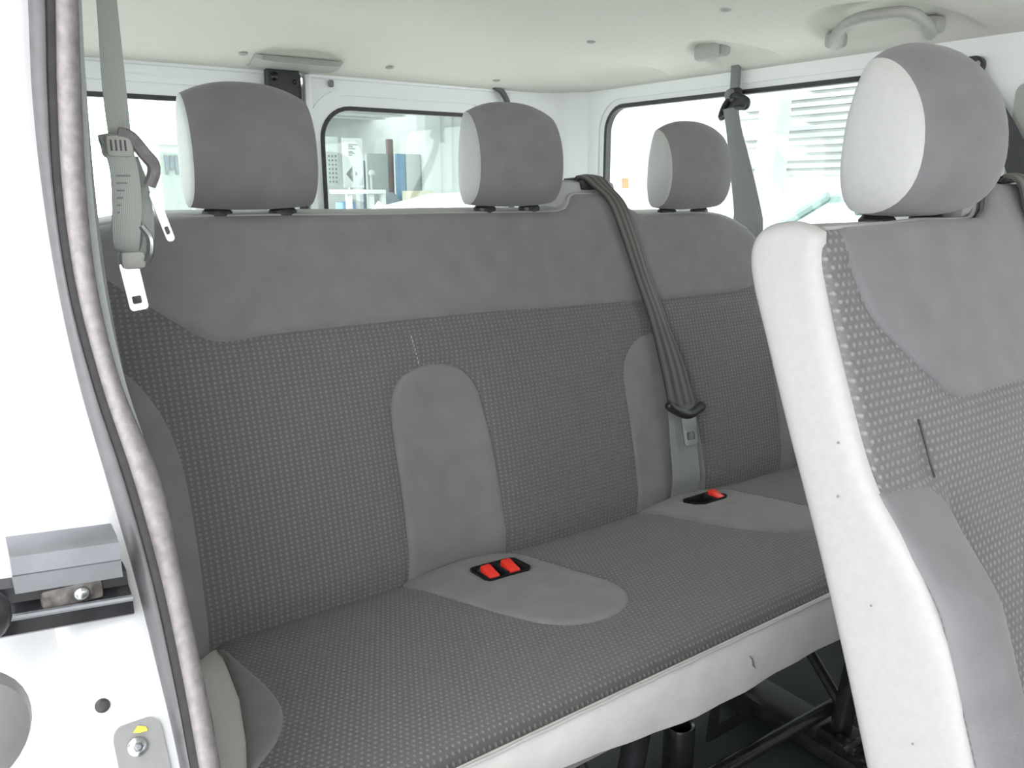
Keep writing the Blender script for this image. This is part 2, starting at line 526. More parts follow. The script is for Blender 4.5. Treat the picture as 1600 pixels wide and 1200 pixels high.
# far side wall with two windows
win_a = rrect(.985, 1.925, .80, 1.250, .075)
win_b = rrect(-.55, .66, .80, 1.235, .11)
far = lambda a, b, h: (1.70 + h, a, b)
V, Fc = plate([(-1.55, 0), (2.16, 0), (2.16, 1.33), (-1.55, 1.33)], far, .05, [win_a, win_b], grid=.12)
wall_right = tag(obj('wall_right', V, Fc, M['paint']), kind='structure')
def ring(outline, mapfn, w0, w1, h0, h1):
    """frame band around a window outline, between two insets"""
    O = np.asarray(outline, float); c = O.mean(0)
    t = np.roll(O, -1, 0) - np.roll(O, 1, 0); t /= np.linalg.norm(t, axis=1)[:, None]
    n = np.stack([-t[:, 1], t[:, 0]], 1)
    A = O + n * w0; B = O + n * w1; k = len(O)
    V = [mapfn(*p, h0) for p in A] + [mapfn(*p, h1) for p in A] + [mapfn(*p, h1) for p in B] + [mapfn(*p, h0) for p in B]
    Fc = []
    for s in range(4):
        for i in range(k):
            Fc.append((s * k + i, s * k + (i + 1) % k, ((s + 1) % 4) * k + (i + 1) % k, ((s + 1) % 4) * k + i))
    return V, Fc
def window(name, outline, mapfn, depth):
    w = empty(name, mapfn(*np.mean(np.asarray(outline), axis=0), depth)); w['kind'] = 'structure'
    V, Fc = plate(outline, lambda a, b, h: mapfn(a, b, depth + h), .004)
    obj('pane', V, Fc, M['glass'], w, smooth=False)
    V, Fc = ring(outline, mapfn, -.002, .009, -.003, depth + .008)
    obj('gasket', V, Fc, M['rubber'], w)
    return w
window('window_1', win_a, far, .008)
window('window_2', win_b, far, .008)
# raised pressings of the far wall around its windows
V, Fc = ring(rrect(.955, 1.955, .77, 1.272, .095), far, -.010, .006, .01, -.006)
obj('pressing', V, Fc, M['paint'], wall_right)
V, Fc = ring(rrect(-.58, .69, .77, 1.262, .135), far, -.012, .012, .01, -.012)
obj('pressing', V, Fc, M['paint'], wall_right)
# rear corner pillar, faces the camera beside the tail doors
cp = [(1.49, 2.16), (1.49, 2.125), (1.60, 2.115), (1.645, 2.09), (1.675, 2.045), (1.703, 2.00), (1.72, 2.16)]
V, Fc = loft([[(x, y, z) for x, y in cp] for z in (0, .5, 1.0, 1.2, 1.33)])
tag(obj('wall_rear', V, Fc, M['paint']), kind='structure')
V, Fc = box(.12, 1.70, 2.12, 2.16, 1.292, 1.34, .004)
tag(obj('trim_1', V, Fc, M['paint']), kind='structure')

# tail doors
rear = lambda a, b, h: (a, 2.13 + h, b)
def tail_door(name, wname, x0, x1, wx0, wx1):
    wo = rrect(wx0, wx1, .80, 1.225, .085)
    V, Fc = plate(rrect(x0, x1, .02, 1.305, .05), rear, .045, [wo], grid=.12)
    d = tag(obj(name, V, Fc, M['paint']), kind='structure')
    V, Fc = ring(rrect(wx0 - .035, wx1 + .035, .76, 1.262, .115), rear, -.008, .008, .01, -.007)
    obj('pressing', V, Fc, M['paint'], d)
    window(wname, wo, rear, .008)
    return d
tail_door('door_1', 'window_3', .17, .803, .245, .775)
d2 = tail_door('door_2', 'window_4', .832, 1.49, .880, 1.42)
V, Fc = box(.834, .855, 2.108, 2.13, .05, 1.30, .008)
obj('edge_flange', V, Fc, M['paint'], d2)
V, Fc = box(.806, .830, 2.118, 2.17, .03, 1.30, .006)
tag(obj('trim_2', V, Fc, M['rubber']), kind='structure')
V, Fc = tube(spline([(1.415, 2.10, 1.305), (1.445, 2.105, 1.292), (1.468, 2.108, 1.262), (1.48, 2.11, 1.21), (1.484, 2.11, 1.0), (1.484, 2.11, .3)], 8), .009, 8)
tag(obj('trim_3', V, Fc, M['lip']), kind='structure')

# near side: door opening edge. curves run from roof to sill
LIP = [(.097, .76, 1.33), (.094, .79, 1.25), (.090, .812, 1.167), (.086, .832, 1.094), (.085, .842, 1.014), (.086, .832, .930), (.089, .797, .848), (.095, .747, .771), (.101, .702, .697), (.103, .652, .631), (.103, .602, .571), (.10, .54, .47), (.10, .50, .34), (.10, .49, .05)]
GRO = [(.112, .748, 1.33), (.109, .778, 1.25), (.105, .80, 1.167), (.100, .82, 1.094), (.096, .83, 1.015), (.096, .82, .931), (.102, .785, .848), (.111, .735, .771), (.116, .69, .697), (.115, .64, .632), (.111, .59, .576), (.108, .53, .475), (.108, .488, .34), (.108, .478, .05)]
ROL = [(.130, .748, 1.33), (.128, .778, 1.25), (.125, .80, 1.169), (.122, .82, 1.095), (.118, .83, 1.014), (.116, .82, .929), (.121, .785, .846), (.136, .735, .765), (.136, .69, .691), (.134, .64, .625), (.130, .59, .567), (.126, .53, .47), (.125, .488, .34), (.125, .478, .05)]
sL, sG, sR = (np.array(spline(c, 6)) for c in (LIP, GRO, ROL))
def strip(A, B, bulge, back, wob=0.0):
    secs = []
    for i in range(len(A)):
        c = (A[i] + B[i]) / 2; h = (B[i] - A[i]) / 2
        s = []
        k = 1 + wob * math.sin(i * 1.7) 
        for j in range(9):
            a = math.pi * j / 8
            s.append(tuple(c - h * math.cos(a) + np.array([0, -bulge * k * math.sin(a), 0])))
        s.append(tuple(B[i] + np.array([0, back, 0]))); s.append(tuple(A[i] + np.array([0, back, 0])))
        secs.append(s)
    return loft(secs)
seal = empty('trim_4', tuple(GRO[-1])); seal['kind'] = 'structure'
e1 = np.array([.0035, 0, 0])
V, Fc = strip(sL, sG - e1, .009, .012); obj('rubber_lip', V, Fc, M['lip'], seal)
V, Fc = strip(sG - e1 * 1.6, sG + e1 * 1.2, .001, .02); obj('seal_groove', V, Fc, M['rubber'], seal)
V, Fc = strip(sG + e1 * .8, sR, .014, .015); obj('soft_roll', V, Fc, M['roll'], seal)
# white jamb face outside the seal, folded back towards the outer skin
secs = []
for p in sL:
    x, y, z = p
    secs.append([(.125, y + .012, z), (x - .004, y + .004, z), (x - .012, y + .006, z), (.058, y + .012, z), (.047, y + .018, z), (.038, y + .040, z), (.022, y + .046, z), (-.02, y + .052, z),
                 (-.035, y + .065, z), (-.035, y + .12, z), (.05, y + .12, z), (.125, y + .06, z)])
jamb = tag(obj('wall_left', *loft(secs), M['jamb']), kind='structure')
# inner lining of the near quarter, with its own window behind the pillar trim
E_ = [(float(p[1]) + .035, float(p[2])) for p in sR][::-1]
ql = E_ + [(2.12, 1.33), (2.12, .05)]
near = lambda a, b, h: (.128 + h, a, b)
win_q = rrect(1.12, 1.95, .80, 1.25, .08)
V, Fc = plate(ql, near, -.01, [win_q], grid=.15)
tag(obj('trim_5', V, Fc, M['pillar']), kind='structure')
window('window_5', win_q, lambda a, b, h: (.128 - h, a, b), .006)
V, Fc = plate([(.95, 0), (2.16, 0), (2.16, 1.33), (.95, 1.33)], lambda a, b, h: (-.03 + h, a, b), .02, [rrect(1.10, 1.97, .78, 1.27, .09)], grid=.2)
tag(obj('wall_left', V, Fc, M['paint']), kind='structure')
PIL = [(.133, .80, 1.33), (.132, .815, 1.25), (.1305, .83, 1.175), (.1295, .85, 1.098), (.1285, .86, 1.014), (.128, .852, .926), (.1285, .82, .845), (.13, .79, .80)]
sp = np.array(spline(PIL, 6))
secs = []
for p in sp:
    x, y, z = p
    yr = np.interp(-z, -sR[:, 2], sR[:, 1])
    xr = np.interp(-z, -sR[:, 2], sR[:, 0])
    secs.append([(xr - .002, yr + .004, z), ((xr + x) / 2 + .001, yr + .008, z), (x, y - .008, z), (x + .001, y, z), (x, y + .03, z), (xr - .002, y + .03, z)])
tag(obj('trim_6', *loft(secs), M['pillar']), kind='structure')
# the near side ahead of the open door, and the front bulkhead with the windscreen
V, Fc = plate([(-1.55, 0), (-.62, 0), (-.62, 1.33), (-1.55, 1.33)], lambda a, b, h: (.04 + h, a, b), .05, [rrect(-1.45, -.75, .8, 1.22, .06)], grid=.2)
tag(obj('wall_left', V, Fc, M['paint']), kind='structure')
V, Fc = plate([(.0, 0), (1.72, 0), (1.72, 1.40), (.0, 1.40)], lambda a, b, h: (a, -1.58 + h, b), .05, [rrect(.12, 1.6, .82, 1.30, .08)], grid=.2)
tag(obj('wall_front', V, Fc, M['paint']), kind='structure')

# ================================================================== SEATS
def headrest(parent, cx, cy, z0, tilt, w=.087, hh=.088, d=.060, sm='smooth', lab=None):
    """padded headrest: D-profile fabric body lofted across, bulged vinyl cheeks at both ends, two posts"""
    n = 44; secs = []; us = np.linspace(-1, 1, 33)
    zc = z0 + hh + .006
    def section(u):
        s = abs(u)
        fy = 1 - .26 * s ** 2.4; top = 1 - .23 * s ** 2.2; bot = 1 - .05 * s ** 2.6
        pts = []
        for j in range(n):
            a = 2 * math.pi * j / n
            ca, sa = math.cos(a), math.sin(a)
            if ca >= 0: y = -(ca ** .98) * d * (1 - .20 * sa)
            else: y = (-ca) ** .75 * d * .52 * (1 - .34 * sa)
            z = math.copysign(abs(sa) ** .92, sa) * hh
            z = z * (top if z > 0 else bot)
            pts.append((cx + math.copysign(s ** .95, u) * w, cy + y * fy + tilt * (z + hh), zc + z))
        return pts
    secs = [section(u) for u in us]
    V, Fc = loft(secs, cap=False)
    uv = [(v[0], v[2] + v[1]) for v in V]
    hr = obj('headrest', V, Fc, M[sm], parent, uv=uv, label=lab)
    for sg in (-1, 1):
        base = np.array(section(sg)); c = base.mean(0)
        rings = []
        for k, f in ((.0, 1.0), (.35, .94), (.68, .80), (.88, .55), (1.0, .22)):
            rings.append([tuple(c + (p - c) * f + np.array([sg * .006 * k, 0, 0])) for p in base])
        V, Fc = loft(rings, cap=False); Fc.append(tuple(len(V) - n + j for j in range(n)))
        obj('side_panel', V, Fc, M['hr_vinyl'], hr)
        V, Fc = tube([(cx + sg * .048, cy + .005, z0 - .035), (cx + sg * .048, cy + .005, z0 + .05)], .0055, 10)
        obj('post', V, Fc, M['steel'], hr)
        secs2 = []
        for zz, r in ((-.012, .0), (-.012, .016), (.004, .017), (.009, .013), (.010, .008)):
            secs2.append([(cx + sg * .048 + 1.25 * r * math.cos(2 * math.pi * j / 16), cy + .005 + r * math.sin(2 * math.pi * j / 16), z0 + zz) for j in range(16)])
        V, Fc = loft(secs2, cap=False); Fc.append(tuple(len(V) - 16 + j for j in range(16)))
        obj('post_guide', V, Fc, M['black'], hr)
    return hr

def edge_groove2(lines, amp, w):
    """seam valley that follows panel outlines"""
    def f(x, y):
        P = np.stack([x, y], 1); d = np.full(len(P), 9.)
        for l in lines: d = np.minimum(d, poly_dist(P, l))
        return -amp * np.exp(-(d / w) ** 2)
    return f
# ---------------- rear bench
bench = empty('bench_seat', (.84, 1.0, 0), 'long three-place grey fabric bench with three headrests across the back of the van', 'bench seat')
BK = .27
def bmap(x, z, h): return (x, 1.03 + BK * (z - .42) - h * .965, z + h * .26)
def g(x, c, w): return np.exp(-((x - c) / w) ** 2)
def bench_h(x, z):
    lowm = 1 - sstep((z - .62) / .16)
    h = -.021 * lowm * (g(x, .63, .085) + g(x, 1.125, .085))
    h = h + .010 * np.sin(np.clip((z - .42) / .40, 0, 1) * math.pi)
    h = h + .012 * (1 - sstep((x - .19) / .05)) * (1 - sstep((z - .70) / .12))
    h = h + .012 * sstep((x - 1.50) / .05) * (1 - sstep((z - .70) / .12))
    h = h - .012 * (1 - sstep((z - .40) / .06))
    return h
top = [(.150, .955), (.165, .970), (.20, .977), (.245, .981), (.295, .982), (.430, .981), (.585, .979), (.727, .979), (.894, .977), (.945, .978), (.962, .982), (.972, .992), (.978, 1.003), (.988, 1.008), (1.03, 1.009), (1.070, 1.007), (1.092, .997), (1.114, .982), (1.135, .972), (1.153, .968), (1.318, .968), (1.375, .964), (1.415, .954), (1.452, .937), (1.478, .915), (1.495, .885), (1.512, .84)]
outline = top + [(1.525, .75), (1.535, .60), (1.54, .39), (.142, .39), (.142, .60), (.142, .80), (.144, .90)]
upper = top + [(1.508, .83), (1.47, .812), (1.422, .799), (1.380, .795), (1.205, .795), (1.058, .798), (.746, .806), (.512, .807), (.373, .8055), (.330, .803), (.311, .803), (.296, .805), (.283, .810), (.269, .818), (.225, .853), (.184, .887), (.150, .916)]
panel('upper_panel', upper, bmap, M['smooth'], bench, .0022, .020, .0175, .011, .008, bench_h, label='plain charcoal upper band of the backrest')
arch1 = spline([(.537, .39), (.541, .478), (.543, .565), (.543, .643), (.547, .690), (.562, .720), (.588, .735), (.623, .741), (.658, .737), (.686, .722), (.705, .694), (.714, .646), (.720, .582), (.723, .508), (.725, .433), (.727, .39)], 4)
arch2 = spline([(1.030, .39), (1.031, .500), (1.030, .596), (1.030, .668), (1.041, .702), (1.069, .728), (1.100, .739), (1.131, .739), (1.163, .724), (1.185, .687), (1.200, .633), (1.209, .569), (1.214, .505), (1.222, .39)], 4)
bgr = edge_groove2((arch1, arch2, upper), .0045, .009)
panel('backrest', outline, bmap, M['dots_bench'], bench, 0, .022, .020, .0085, .009, lambda x, z: bench_h(x, z) + bgr(x, z) * (z < .93))
for a in (arch1, arch2):
    panel('arch_panel', a, bmap, M['smooth'], bench, .0022, .010, .006, .009, .006, bench_h, label='plain charcoal arched panel between two places')
bol = spline([(.160, .830), (.170, .798), (.193, .772), (.214, .732), (.228, .688), (.235, .628), (.236, .552), (.235, .485), (.234, .40)], 4) + [(.143, .40), (.143, .60), (.143, .80)]
panel('bolster_panel', bol, bmap, M['smooth'], bench, .0035, .014, .012, .012, .008, bench_h, label='plain charcoal bolster at the door end')
bol2 = [(1.539, .40), (1.534, .60), (1.524, .75), (1.512, .79)] + spline([(1.505, .79), (1.478, .74), (1.452, .68), (1.446, .60), (1.446, .50), (1.446, .40)], 4)
panel('bolster_panel', bol2, bmap, M['smooth'], bench, .0035, .014, .012, .012, .008, bench_h, label='plain charcoal bolster at the far end')
# stitch line above the first arch
V = []; Fc = []
for k in range(7):
    z0 = .788 - k * .0066; x0 = .598 + k * .0008
    y0 = lambda z: bmap(x0, z, float(bench_h(np.array([x0]), np.array([z]))[0]) + .0008)
    V, Fc = join((V, Fc), tube([y0(z0), y0(z0 - .004)], .0009, 6))
obj('stitching', V, Fc, M['vinyl'], bench)
# white piping along the top seam and the vinyl shell behind it
pip = [bmap(x, z, -.017) for x, z in spline(top, 3)]
V, Fc = tube(pip, .0035, 8); obj('piping', V, Fc, M['vinyl'], bench)
tp = spline(top + [(1.525, .75), (1.535, .60), (1.54, .40)], 3)
tp = [(.144, .40), (.144, .80)] + tp
secs = []
for x, z in tp:
    zz = z + .002; cx_ = .84 + (x - .84) * .985
    f = bmap(x, z, -.016); 
    secs.append([(f[0], f[1], f[2]), (f[0], f[1] + .02, f[2] + .004), (cx_, f[1] + .055, zz + .002), (cx_, f[1] + .085, zz - .010), (cx_, f[1] + .10, zz - .04), (cx_, 1.17 + .02 * z, max(.38, zz - .10)), (.84 + (x - .84) * .9, 1.14, .40)])
V, Fc = loft(secs, closed=False); obj('back_shell', V, Fc, M['vinyl'], bench)
V, Fc = plate([(.16, .40), (1.52, .40), (1.50, .86), (1.40, .93), (.17, .94)], lambda a, b, h: (a, 1.03 + BK * (b - .42) + .10 + h, b), .01, grid=.1)
obj('back_board', V, Fc, M['vinyl'], bench, smooth=False)
# cream belt outlet on the hump
V, Fc = box(.952, 1.105, 1.212, 1.300, .975, 1.030, .015)
bo = obj('belt_outlet', V, Fc, M['hr_vinyl'], bench)
V, Fc = box(1.012, 1.060, 1.206, 1.222, 1.012, 1.0315, .003)
obj('outlet_slot', V, Fc, M['black'], bo)
for cx_, zb, lb in ((.385, .980, None), (.842, .978, None), (1.290, .966, None)):
    headrest(bench, cx_, 1.205, zb, .02)
# cushion
def cmap(x, y, h): return (x, y - h * .05, .42 + (1.03 - y) * .07 + h)
def cush_h(x, y):
    h = -.055 * sstep((.655 - y) / .065) ** 1.5
    h = h + .008 * (g(x, .63, .10) + g(x, 1.16, .10)) * sstep((y - .72) / .25)
    h = h - .008 * sstep((y - .985) / .07)
    h = h - .03 * (1 - sstep((x - .135 - .0 * y) / .04))
    return h
cu_out = [(.242, 1.07), (.236, 1.0), (.222, .88), (.200, .78), (.182, .70), (.172, .64), (.170, .592), (1.53, .592), (1.53, 1.07)]
tng1 = spline([(.525, 1.045), (.604, 1.055), (.690, 1.055), (.722, 1.030), (.735, .985), (.757, .898), (.774, .835), (.763, .785), (.720, .755), (.662, .757), (.618, .786), (.589, .835), (.562, .904), (.540, .975)], 4, True)
tng2 = spline([(1.030, 1.045), (1.127, 1.055), (1.190, 1.055), (1.228, 1.025), (1.248, .96), (1.270, .873), (1.277, .807), (1.243, .771), (1.190, .765), (1.138, .789), (1.091, .847), (1.060, .926), (1.038, 1.002)], 4, True)
hole1 = rrect(.624, .708, .949, 1.006, .010, 4)
hole2 = rrect(1.124, 1.206, .974, 1.022, .010, 4)
cgr = edge_groove2((tng1, tng2), .003, .008)
panel('cushion', cu_out, cmap, M['dots_cushion'], bench, 0, .014, .008, .009, .009, lambda x, y: cush_h(x, y) + cgr(x, y), holes=(hole1, hole2))
for t_, h_ in ((tng1, hole1), (tng2, hole2)):
    panel('tongue_panel', t_, cmap, M['smooth'], bench, .0030, .012, .008, .009, .006, cush_h, holes=(h_,), label='plain charcoal tongue around the buckles')
corner = spline([(.238, 1.045), (.250, .947), (.258, .874), (.255, .816), (.236, .771), (.210, .742), (.184, .722)], 4) + [(.190, .745), (.206, .80), (.224, .885), (.234, .965)]
panel('corner_panel', corner, cmap, M['smooth'], bench, .0025, .010, .006, .010, .007, cush_h, label='plain charcoal corner at the door end')
# buckle wells and red press buttons
zc = lambda x, y: cmap(x, y, float(cush_h(np.array([x]), np.array([y]))[0]))[2]
for hole, reds in ((hole1, ((.641, .972), (.681, .974))), (hole2, ((1.190, .993),))):
    hc = np.mean(np.asarray(hole), axis=0)
    rings = []
    for f, dz in ((1.03, .0005), (1.0, -.006), (.98, -.020), (.95, -.022)):
        rings.append([(hc[0] + (p[0] - hc[0]) * f, hc[1] + (p[1] - hc[1]) * f, zc(*p) + dz) for p in hole])
    V, Fc = loft(rings, cap=False); Fc.append(tuple(range(3 * len(hole), 4 * len(hole))))
    well = obj('buckle_well', V, Fc, M['black'], bench)
    for rx, ry in reds:
        zt = zc(rx, ry)
        bx = box(rx - .013, rx + .013, ry - .016, ry + .020, zt - .02, zt - .001, .004)
        bd = obj('buckle', *bx, M['black'], bench)
        bt = box(rx - .010, rx + .010, ry - .019, ry + .014, zt - .010, zt + .0045, .004)
        bt = ([(x, y, z + .25 * (y - ry)) for x, y, z in bt[0]], bt[1])
        obj('press_button', *bt, M['red'], bd, label='red press button')
# side skirt and front valance of the cushion
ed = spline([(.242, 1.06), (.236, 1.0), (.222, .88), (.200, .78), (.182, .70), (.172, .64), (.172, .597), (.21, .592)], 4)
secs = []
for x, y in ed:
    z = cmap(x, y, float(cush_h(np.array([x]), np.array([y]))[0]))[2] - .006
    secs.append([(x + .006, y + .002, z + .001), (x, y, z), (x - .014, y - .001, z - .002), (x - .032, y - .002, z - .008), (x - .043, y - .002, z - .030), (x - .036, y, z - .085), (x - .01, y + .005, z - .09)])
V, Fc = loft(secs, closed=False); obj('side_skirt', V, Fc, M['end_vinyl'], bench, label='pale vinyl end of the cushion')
vx = np.linspace(.165, 1.535, 60); secs = []
for x in vx:
    zb = np.interp(x, [.16, .48, .56, .66, .72, .84, 1.03, 1.54], [.412, .401, .388, .3735, .372, .371, .377, .38])
    wv = .0018 * math.sin(x * 23) + .0012 * math.sin(x * 61)
    zt = .4545
    secs.append([(x, .600, zt + .001), (x, .5935, zt - .0015), (x, .590, zt - .012), (x, .589 + wv * .4, (zt + zb) / 2), (x, .592 + wv, zb + .006), (x, .594 + wv, zb), (x, .600 + wv, zb + .002), (x, .603, (zt + zb) / 2)])
V, Fc = loft(secs); vl = obj('valance', V, Fc, M['valance'], bench, label='pale grey vinyl front edge of the cushion')
V, Fc = tube([(x, .5925, .4565 + .0006 * math.sin(x * 90)) for x in np.linspace(.168, 1.53, 80)], .0022, 6)
obj('seam', V, Fc, M['vinyl'], vl)
V, Fc = tube([(.79, .5875, .428), (.797, .5872, .420), (.799, .5872, .411), (.806, .5875, .404)], [.0004, .0012, .0012, .0004], 6)
obj('scuff', V, Fc, M['rail'], vl)
V, Fc = box(.20, 1.50, .62, 1.10, .375, .392, .004); obj('seat_pan', V, Fc, M['steel_black'], bench)
# steel frame below
for x in (.30, .72, 1.28):
    fr = tube([(x, .66, .385), (x - .01, .70, .30), (x - .045, .71, .045)], .019, 10)
    obj('leg', *fr, M['steel_black'], bench)
    obj('leg', *tube([(x + .01, 1.02, .385), (x - .03, .98, .05)], .017, 10), M['steel_black'], bench)
    obj('foot_rail', *join(box(x - .09, x + .0, .63, 1.08, .004, .035, .006), box(x - .075, x - .015, .66, .74, .035, .055, .006)), M['steel_black'], bench)
    obj('foot_latch', *join(box(x - .092, x - .064, .672, .70, .036, .062, .006), tube([(x - .10, .668, .058), (x - .06, .664, .064), (x - .03, .666, .050)], .006, 8)), M['steel_black'], bench)
    obj('foot_bolt', *disc((x - .045, .658, .056), (0, -1, .4), .009, .008), M['steel'], bench)
    obj('cross_brace', *tube([(x - .03, .70, .07), (x - .02, .98, .33)], .010, 8), M['steel_black'], bench)
obj('long_bar', *tube([(.26, .74, .10), (1.27, .74, .075)], .013, 10), M['steel_black'], bench)
obj('long_bar', *tube([(.26, .96, .12), (1.30, .96, .10)], .013, 10), M['steel_black'], bench)
obj('gusset', *plate([(.98, .08), (1.10, .08), (1.00, .26)], lambda a, b, h: (a, .80 + h, b), .006, [[(1.003, .10), (1.06, .10), (1.012, .19)]]), M['steel_black'], bench, smooth=False)
sock = loft([[(.905 + r * math.cos(a), .80 + r * math.sin(a), z) for a in np.linspace(0, 2 * math.pi, 17)[:-1]] for z, r in ((0.003, .026), (.145, .026), (.15, .0245), (.148, .020), (.06, .019))], cap=False)
tag(obj('leg_socket', *sock, M['steel_black'], base=(.905, .80, 0)), 'short open black steel tube standing on the floor under the bench', 'tube')

# ---------------- second-row seat, nearer the camera
seat = empty('passenger_seat', (.95, .40, 0), 'nearer grey fabric double seat with white vinyl side, cut by the picture edge', 'seat')
SK = .37
def fmap(x, z, h): return (x, .442 + (z - .975) * SK - h * .938, z + h * .347 * .3)
def seat_h(x, z):
    m = 1 - sstep((z - .655) / .115)            # bolster only below the shoulder
    h = m * (.037 + .018 * np.sin(np.clip((x - .648) / .075, 0, 1) * math.pi * .8)) * (1 - sstep((x - .715) / .05))
    h = h - .016 * m * sstep((x - .745) / .02)
    h = h + .010 * sstep((x - .66) / .12) * sstep((z - .80) / .1)
    h = h - .006 * g(x, .735, .012) * g(z, .770, .02)
    return h
ftop = [(.652, .960), (.653, .972), (.657, .979), (.664, .982), (.690, .9825), (.775, .984), (.823, .986), (.899, .985), (.928, .986), (.942, .993), (.951, 1.006), (.962, 1.017), (.98, 1.021), (1.065, 1.021), (1.09, 1.012), (1.11, .992), (1.14, .984), (1.40, .98), (1.48, .965), (1.53, .92), (1.545, .85)]
fo = ftop + [(1.545, .60), (1.545, .36), (.652, .36), (.652, .50), (.652, .65), (.652, .80), (.652, .90)]
fup = [(.676, .978)] + ftop[4:] + [(1.54, .83), (1.40, .815), (1.20, .812), (.955, .8135), (.842, .8125), (.822, .8135), (.808, .817), (.794, .823), (.743, .860), (.712, .886), (.701, .899), (.693, .915), (.688, .935), (.684, .955)]
sgr = edge_groove2((fup,), .0035, .007)
panel('backrest', fo, fmap, M['dots_seat'], seat, 0, .010, .008, .0075, .007, lambda x, z: seat_h(x, z) + sgr(x, z) * (z < .955))
panel('upper_panel', fup, fmap, M['smooth_seat'], seat, .0022, .010, .006, .010, .007, seat_h, label='plain grey upper panel of the backrest')
fb = [(.6505, .758), (.694, .756), (.722, .752), (.738, .738)] + [(.752, .715), (.757, .669), (.760, .615), (.762, .557), (.762, .48), (.762, .362), (.6505, .362), (.6505, .50), (.6505, .65)]
panel('bolster_panel', fb, fmap, M['smooth_seat'], seat, .0026, .010, .007, .008, .006, seat_h, label='plain twill bolster on the aisle side')
V, Fc = tube([fmap(.736, .806, .0005), fmap(.733, .785, .0035), fmap(.733, .769, .004), fmap(.738, .754, .002)], .0012, 6)
obj('fold_seam', V, Fc, M['rubber'], seat)
side = [(.442, .9795), (.452, .984), (.470, .988), (.486, .987), (.503, .983), (.514, .975), (.520, .962), (.520, .945), (.512, .918), (.490, .867), (.461, .797), (.431, .721), (.403, .645), (.374, .565), (.346, .485), (.300, .36), (.188, .36), (.219, .45), (.236, .50), (.252, .548), (.264, .586), (.277, .627), (.295, .662), (.315, .696), (.338, .727), (.363, .758), (.384, .800), (.405, .853), (.424, .903), (.437, .945), (.441, .965)]
panel('side_panel', spline(side[:15], 3) + spline(side[16:], 3), lambda y, z, h: (.652 - h, y, z), M['vinyl'], seat, .004, .016, .010, .010, .007,
      lambda y, z: .006 * np.exp(-((z - .80) / .12) ** 2), label='white vinyl side of the backrest')
prof = [(.447, .975), (.470, .985), (.486, .984), (.500, .980), (.511, .972), (.516, .960), (.516, .945), (.508, .918), (.486, .867), (.427, .721), (.370, .565), (.342, .485), (.296, .36), (.262, .36), (.305, .485), (.388, .72), (.450, .90), (.452, .94)]
secs = [[(x, y + (.0 if x < .7 else 0), z) for y, z in prof] for x in (.655, .80, 1.0, 1.2, 1.40, 1.535)]
V, Fc = loft(secs); obj('back_shell', V, Fc, M['vinyl'], seat, label='white vinyl back and top of the seat')
V, Fc = box(.925, 1.10, .455, .52, .965, 1.018, .014); obj('belt_outlet', V, Fc, M['hr_vinyl'], seat)
V, Fc = tube([fmap(x, z, -.006) for x, z in spline(ftop[3:], 3)], .0028, 8); obj('piping', V, Fc, M['vinyl'], seat)
headrest(seat, .852, .478, .982, .02, .081, .086, .074, 'smooth_seat')
headrest(seat, 1.32, .478, .982, .02, .081, .086, .074, 'smooth_seat')
# cushion and legs of the seat (just below the picture)
V, Fc = box(.66, 1.53, -.16, .30, .29, .42, .035); obj('cushion', V, Fc, M['smooth_seat'], seat, uv=[(v[0], v[1]) for v in V])
for x in (.74, 1.44):
    for y in (-.06, .30):
        obj('leg', *tube([(x, y, .30), (x, y + .02, .02)], .018, 10), M['steel_black'], seat)
    obj('foot_rail', *box(x - .03, x + .03, -.12, .36, .002, .03, .006), M['steel_black'], seat)
for y, z in ((.395, .745), (.400, .795), (.352, .655), (.300, .545)):
    obj('dirt_speck', *disc((.641, y, z), (-1, 0, 0), .0011, .0006, 8), M['rail'], seat)
obj('recliner', *join(box(.70, .73, .18, .26, .36, .50, .01), disc((.70, .22, .44), (-1, 0, 0), .03, .012)), M['steel_black'], seat)

# ================================================================== BELTS
def on_bench(x, z, lift):
    return bmap(x, z, float(bench_h(np.array([x]), np.array([z]))[0]) + lift)
cb = empty('seat_belt', (1.05, 1.20, .98), 'dark seat belt running down the bench backrest from its hump to the cushion', 'seat belt', 'seat belts')
Lx = [(1.048, .985), (1.068, .925), (1.086, .853), (1.102, .767), (1.119, .680), (1.127, .600)]
Rx = [(1.092, .978), (1.112, .911), (1.129, .838), (1.151, .750), (1.177, .673), (1.188, .595)]
lift = [.010, .010, .010, .012, .016, .020]
L = [(.998, 1.245, 1.033), (1.010, 1.212, 1.034), (1.028, 1.194, 1.016)] + [on_bench(x, z, l) for (x, z), l in zip(Lx, lift)]
R = [(1.056, 1.245, 1.033), (1.062, 1.210, 1.034), (1.074, 1.192, 1.013)] + [on_bench(x, z, l) for (x, z), l in zip(Rx, lift)]
V, Fc, UV = ribbon(L, R, .003, 8, 12, bulge=.003); obj('webbing', V, Fc, M['belt_dark'], cb, uv=UV)
L = [on_bench(x, z, l) for x, z, l in ((1.127, .60, .016), (1.124, .53, .014), (1.121, .47, .014), (1.122, .44, .010), (1.124, .415, .006))]
R = [on_bench(x, z, l) for x, z, l in ((1.186, .595, .016), (1.188, .53, .014), (1.188, .46, .014), (1.190, .44, .010), (1.190, .415, .006))]
V, Fc, UV = ribbon(L, R, .002, 8, 8); obj('lap_webbing', V, Fc, M['belt_grey'], cb, uv=UV)
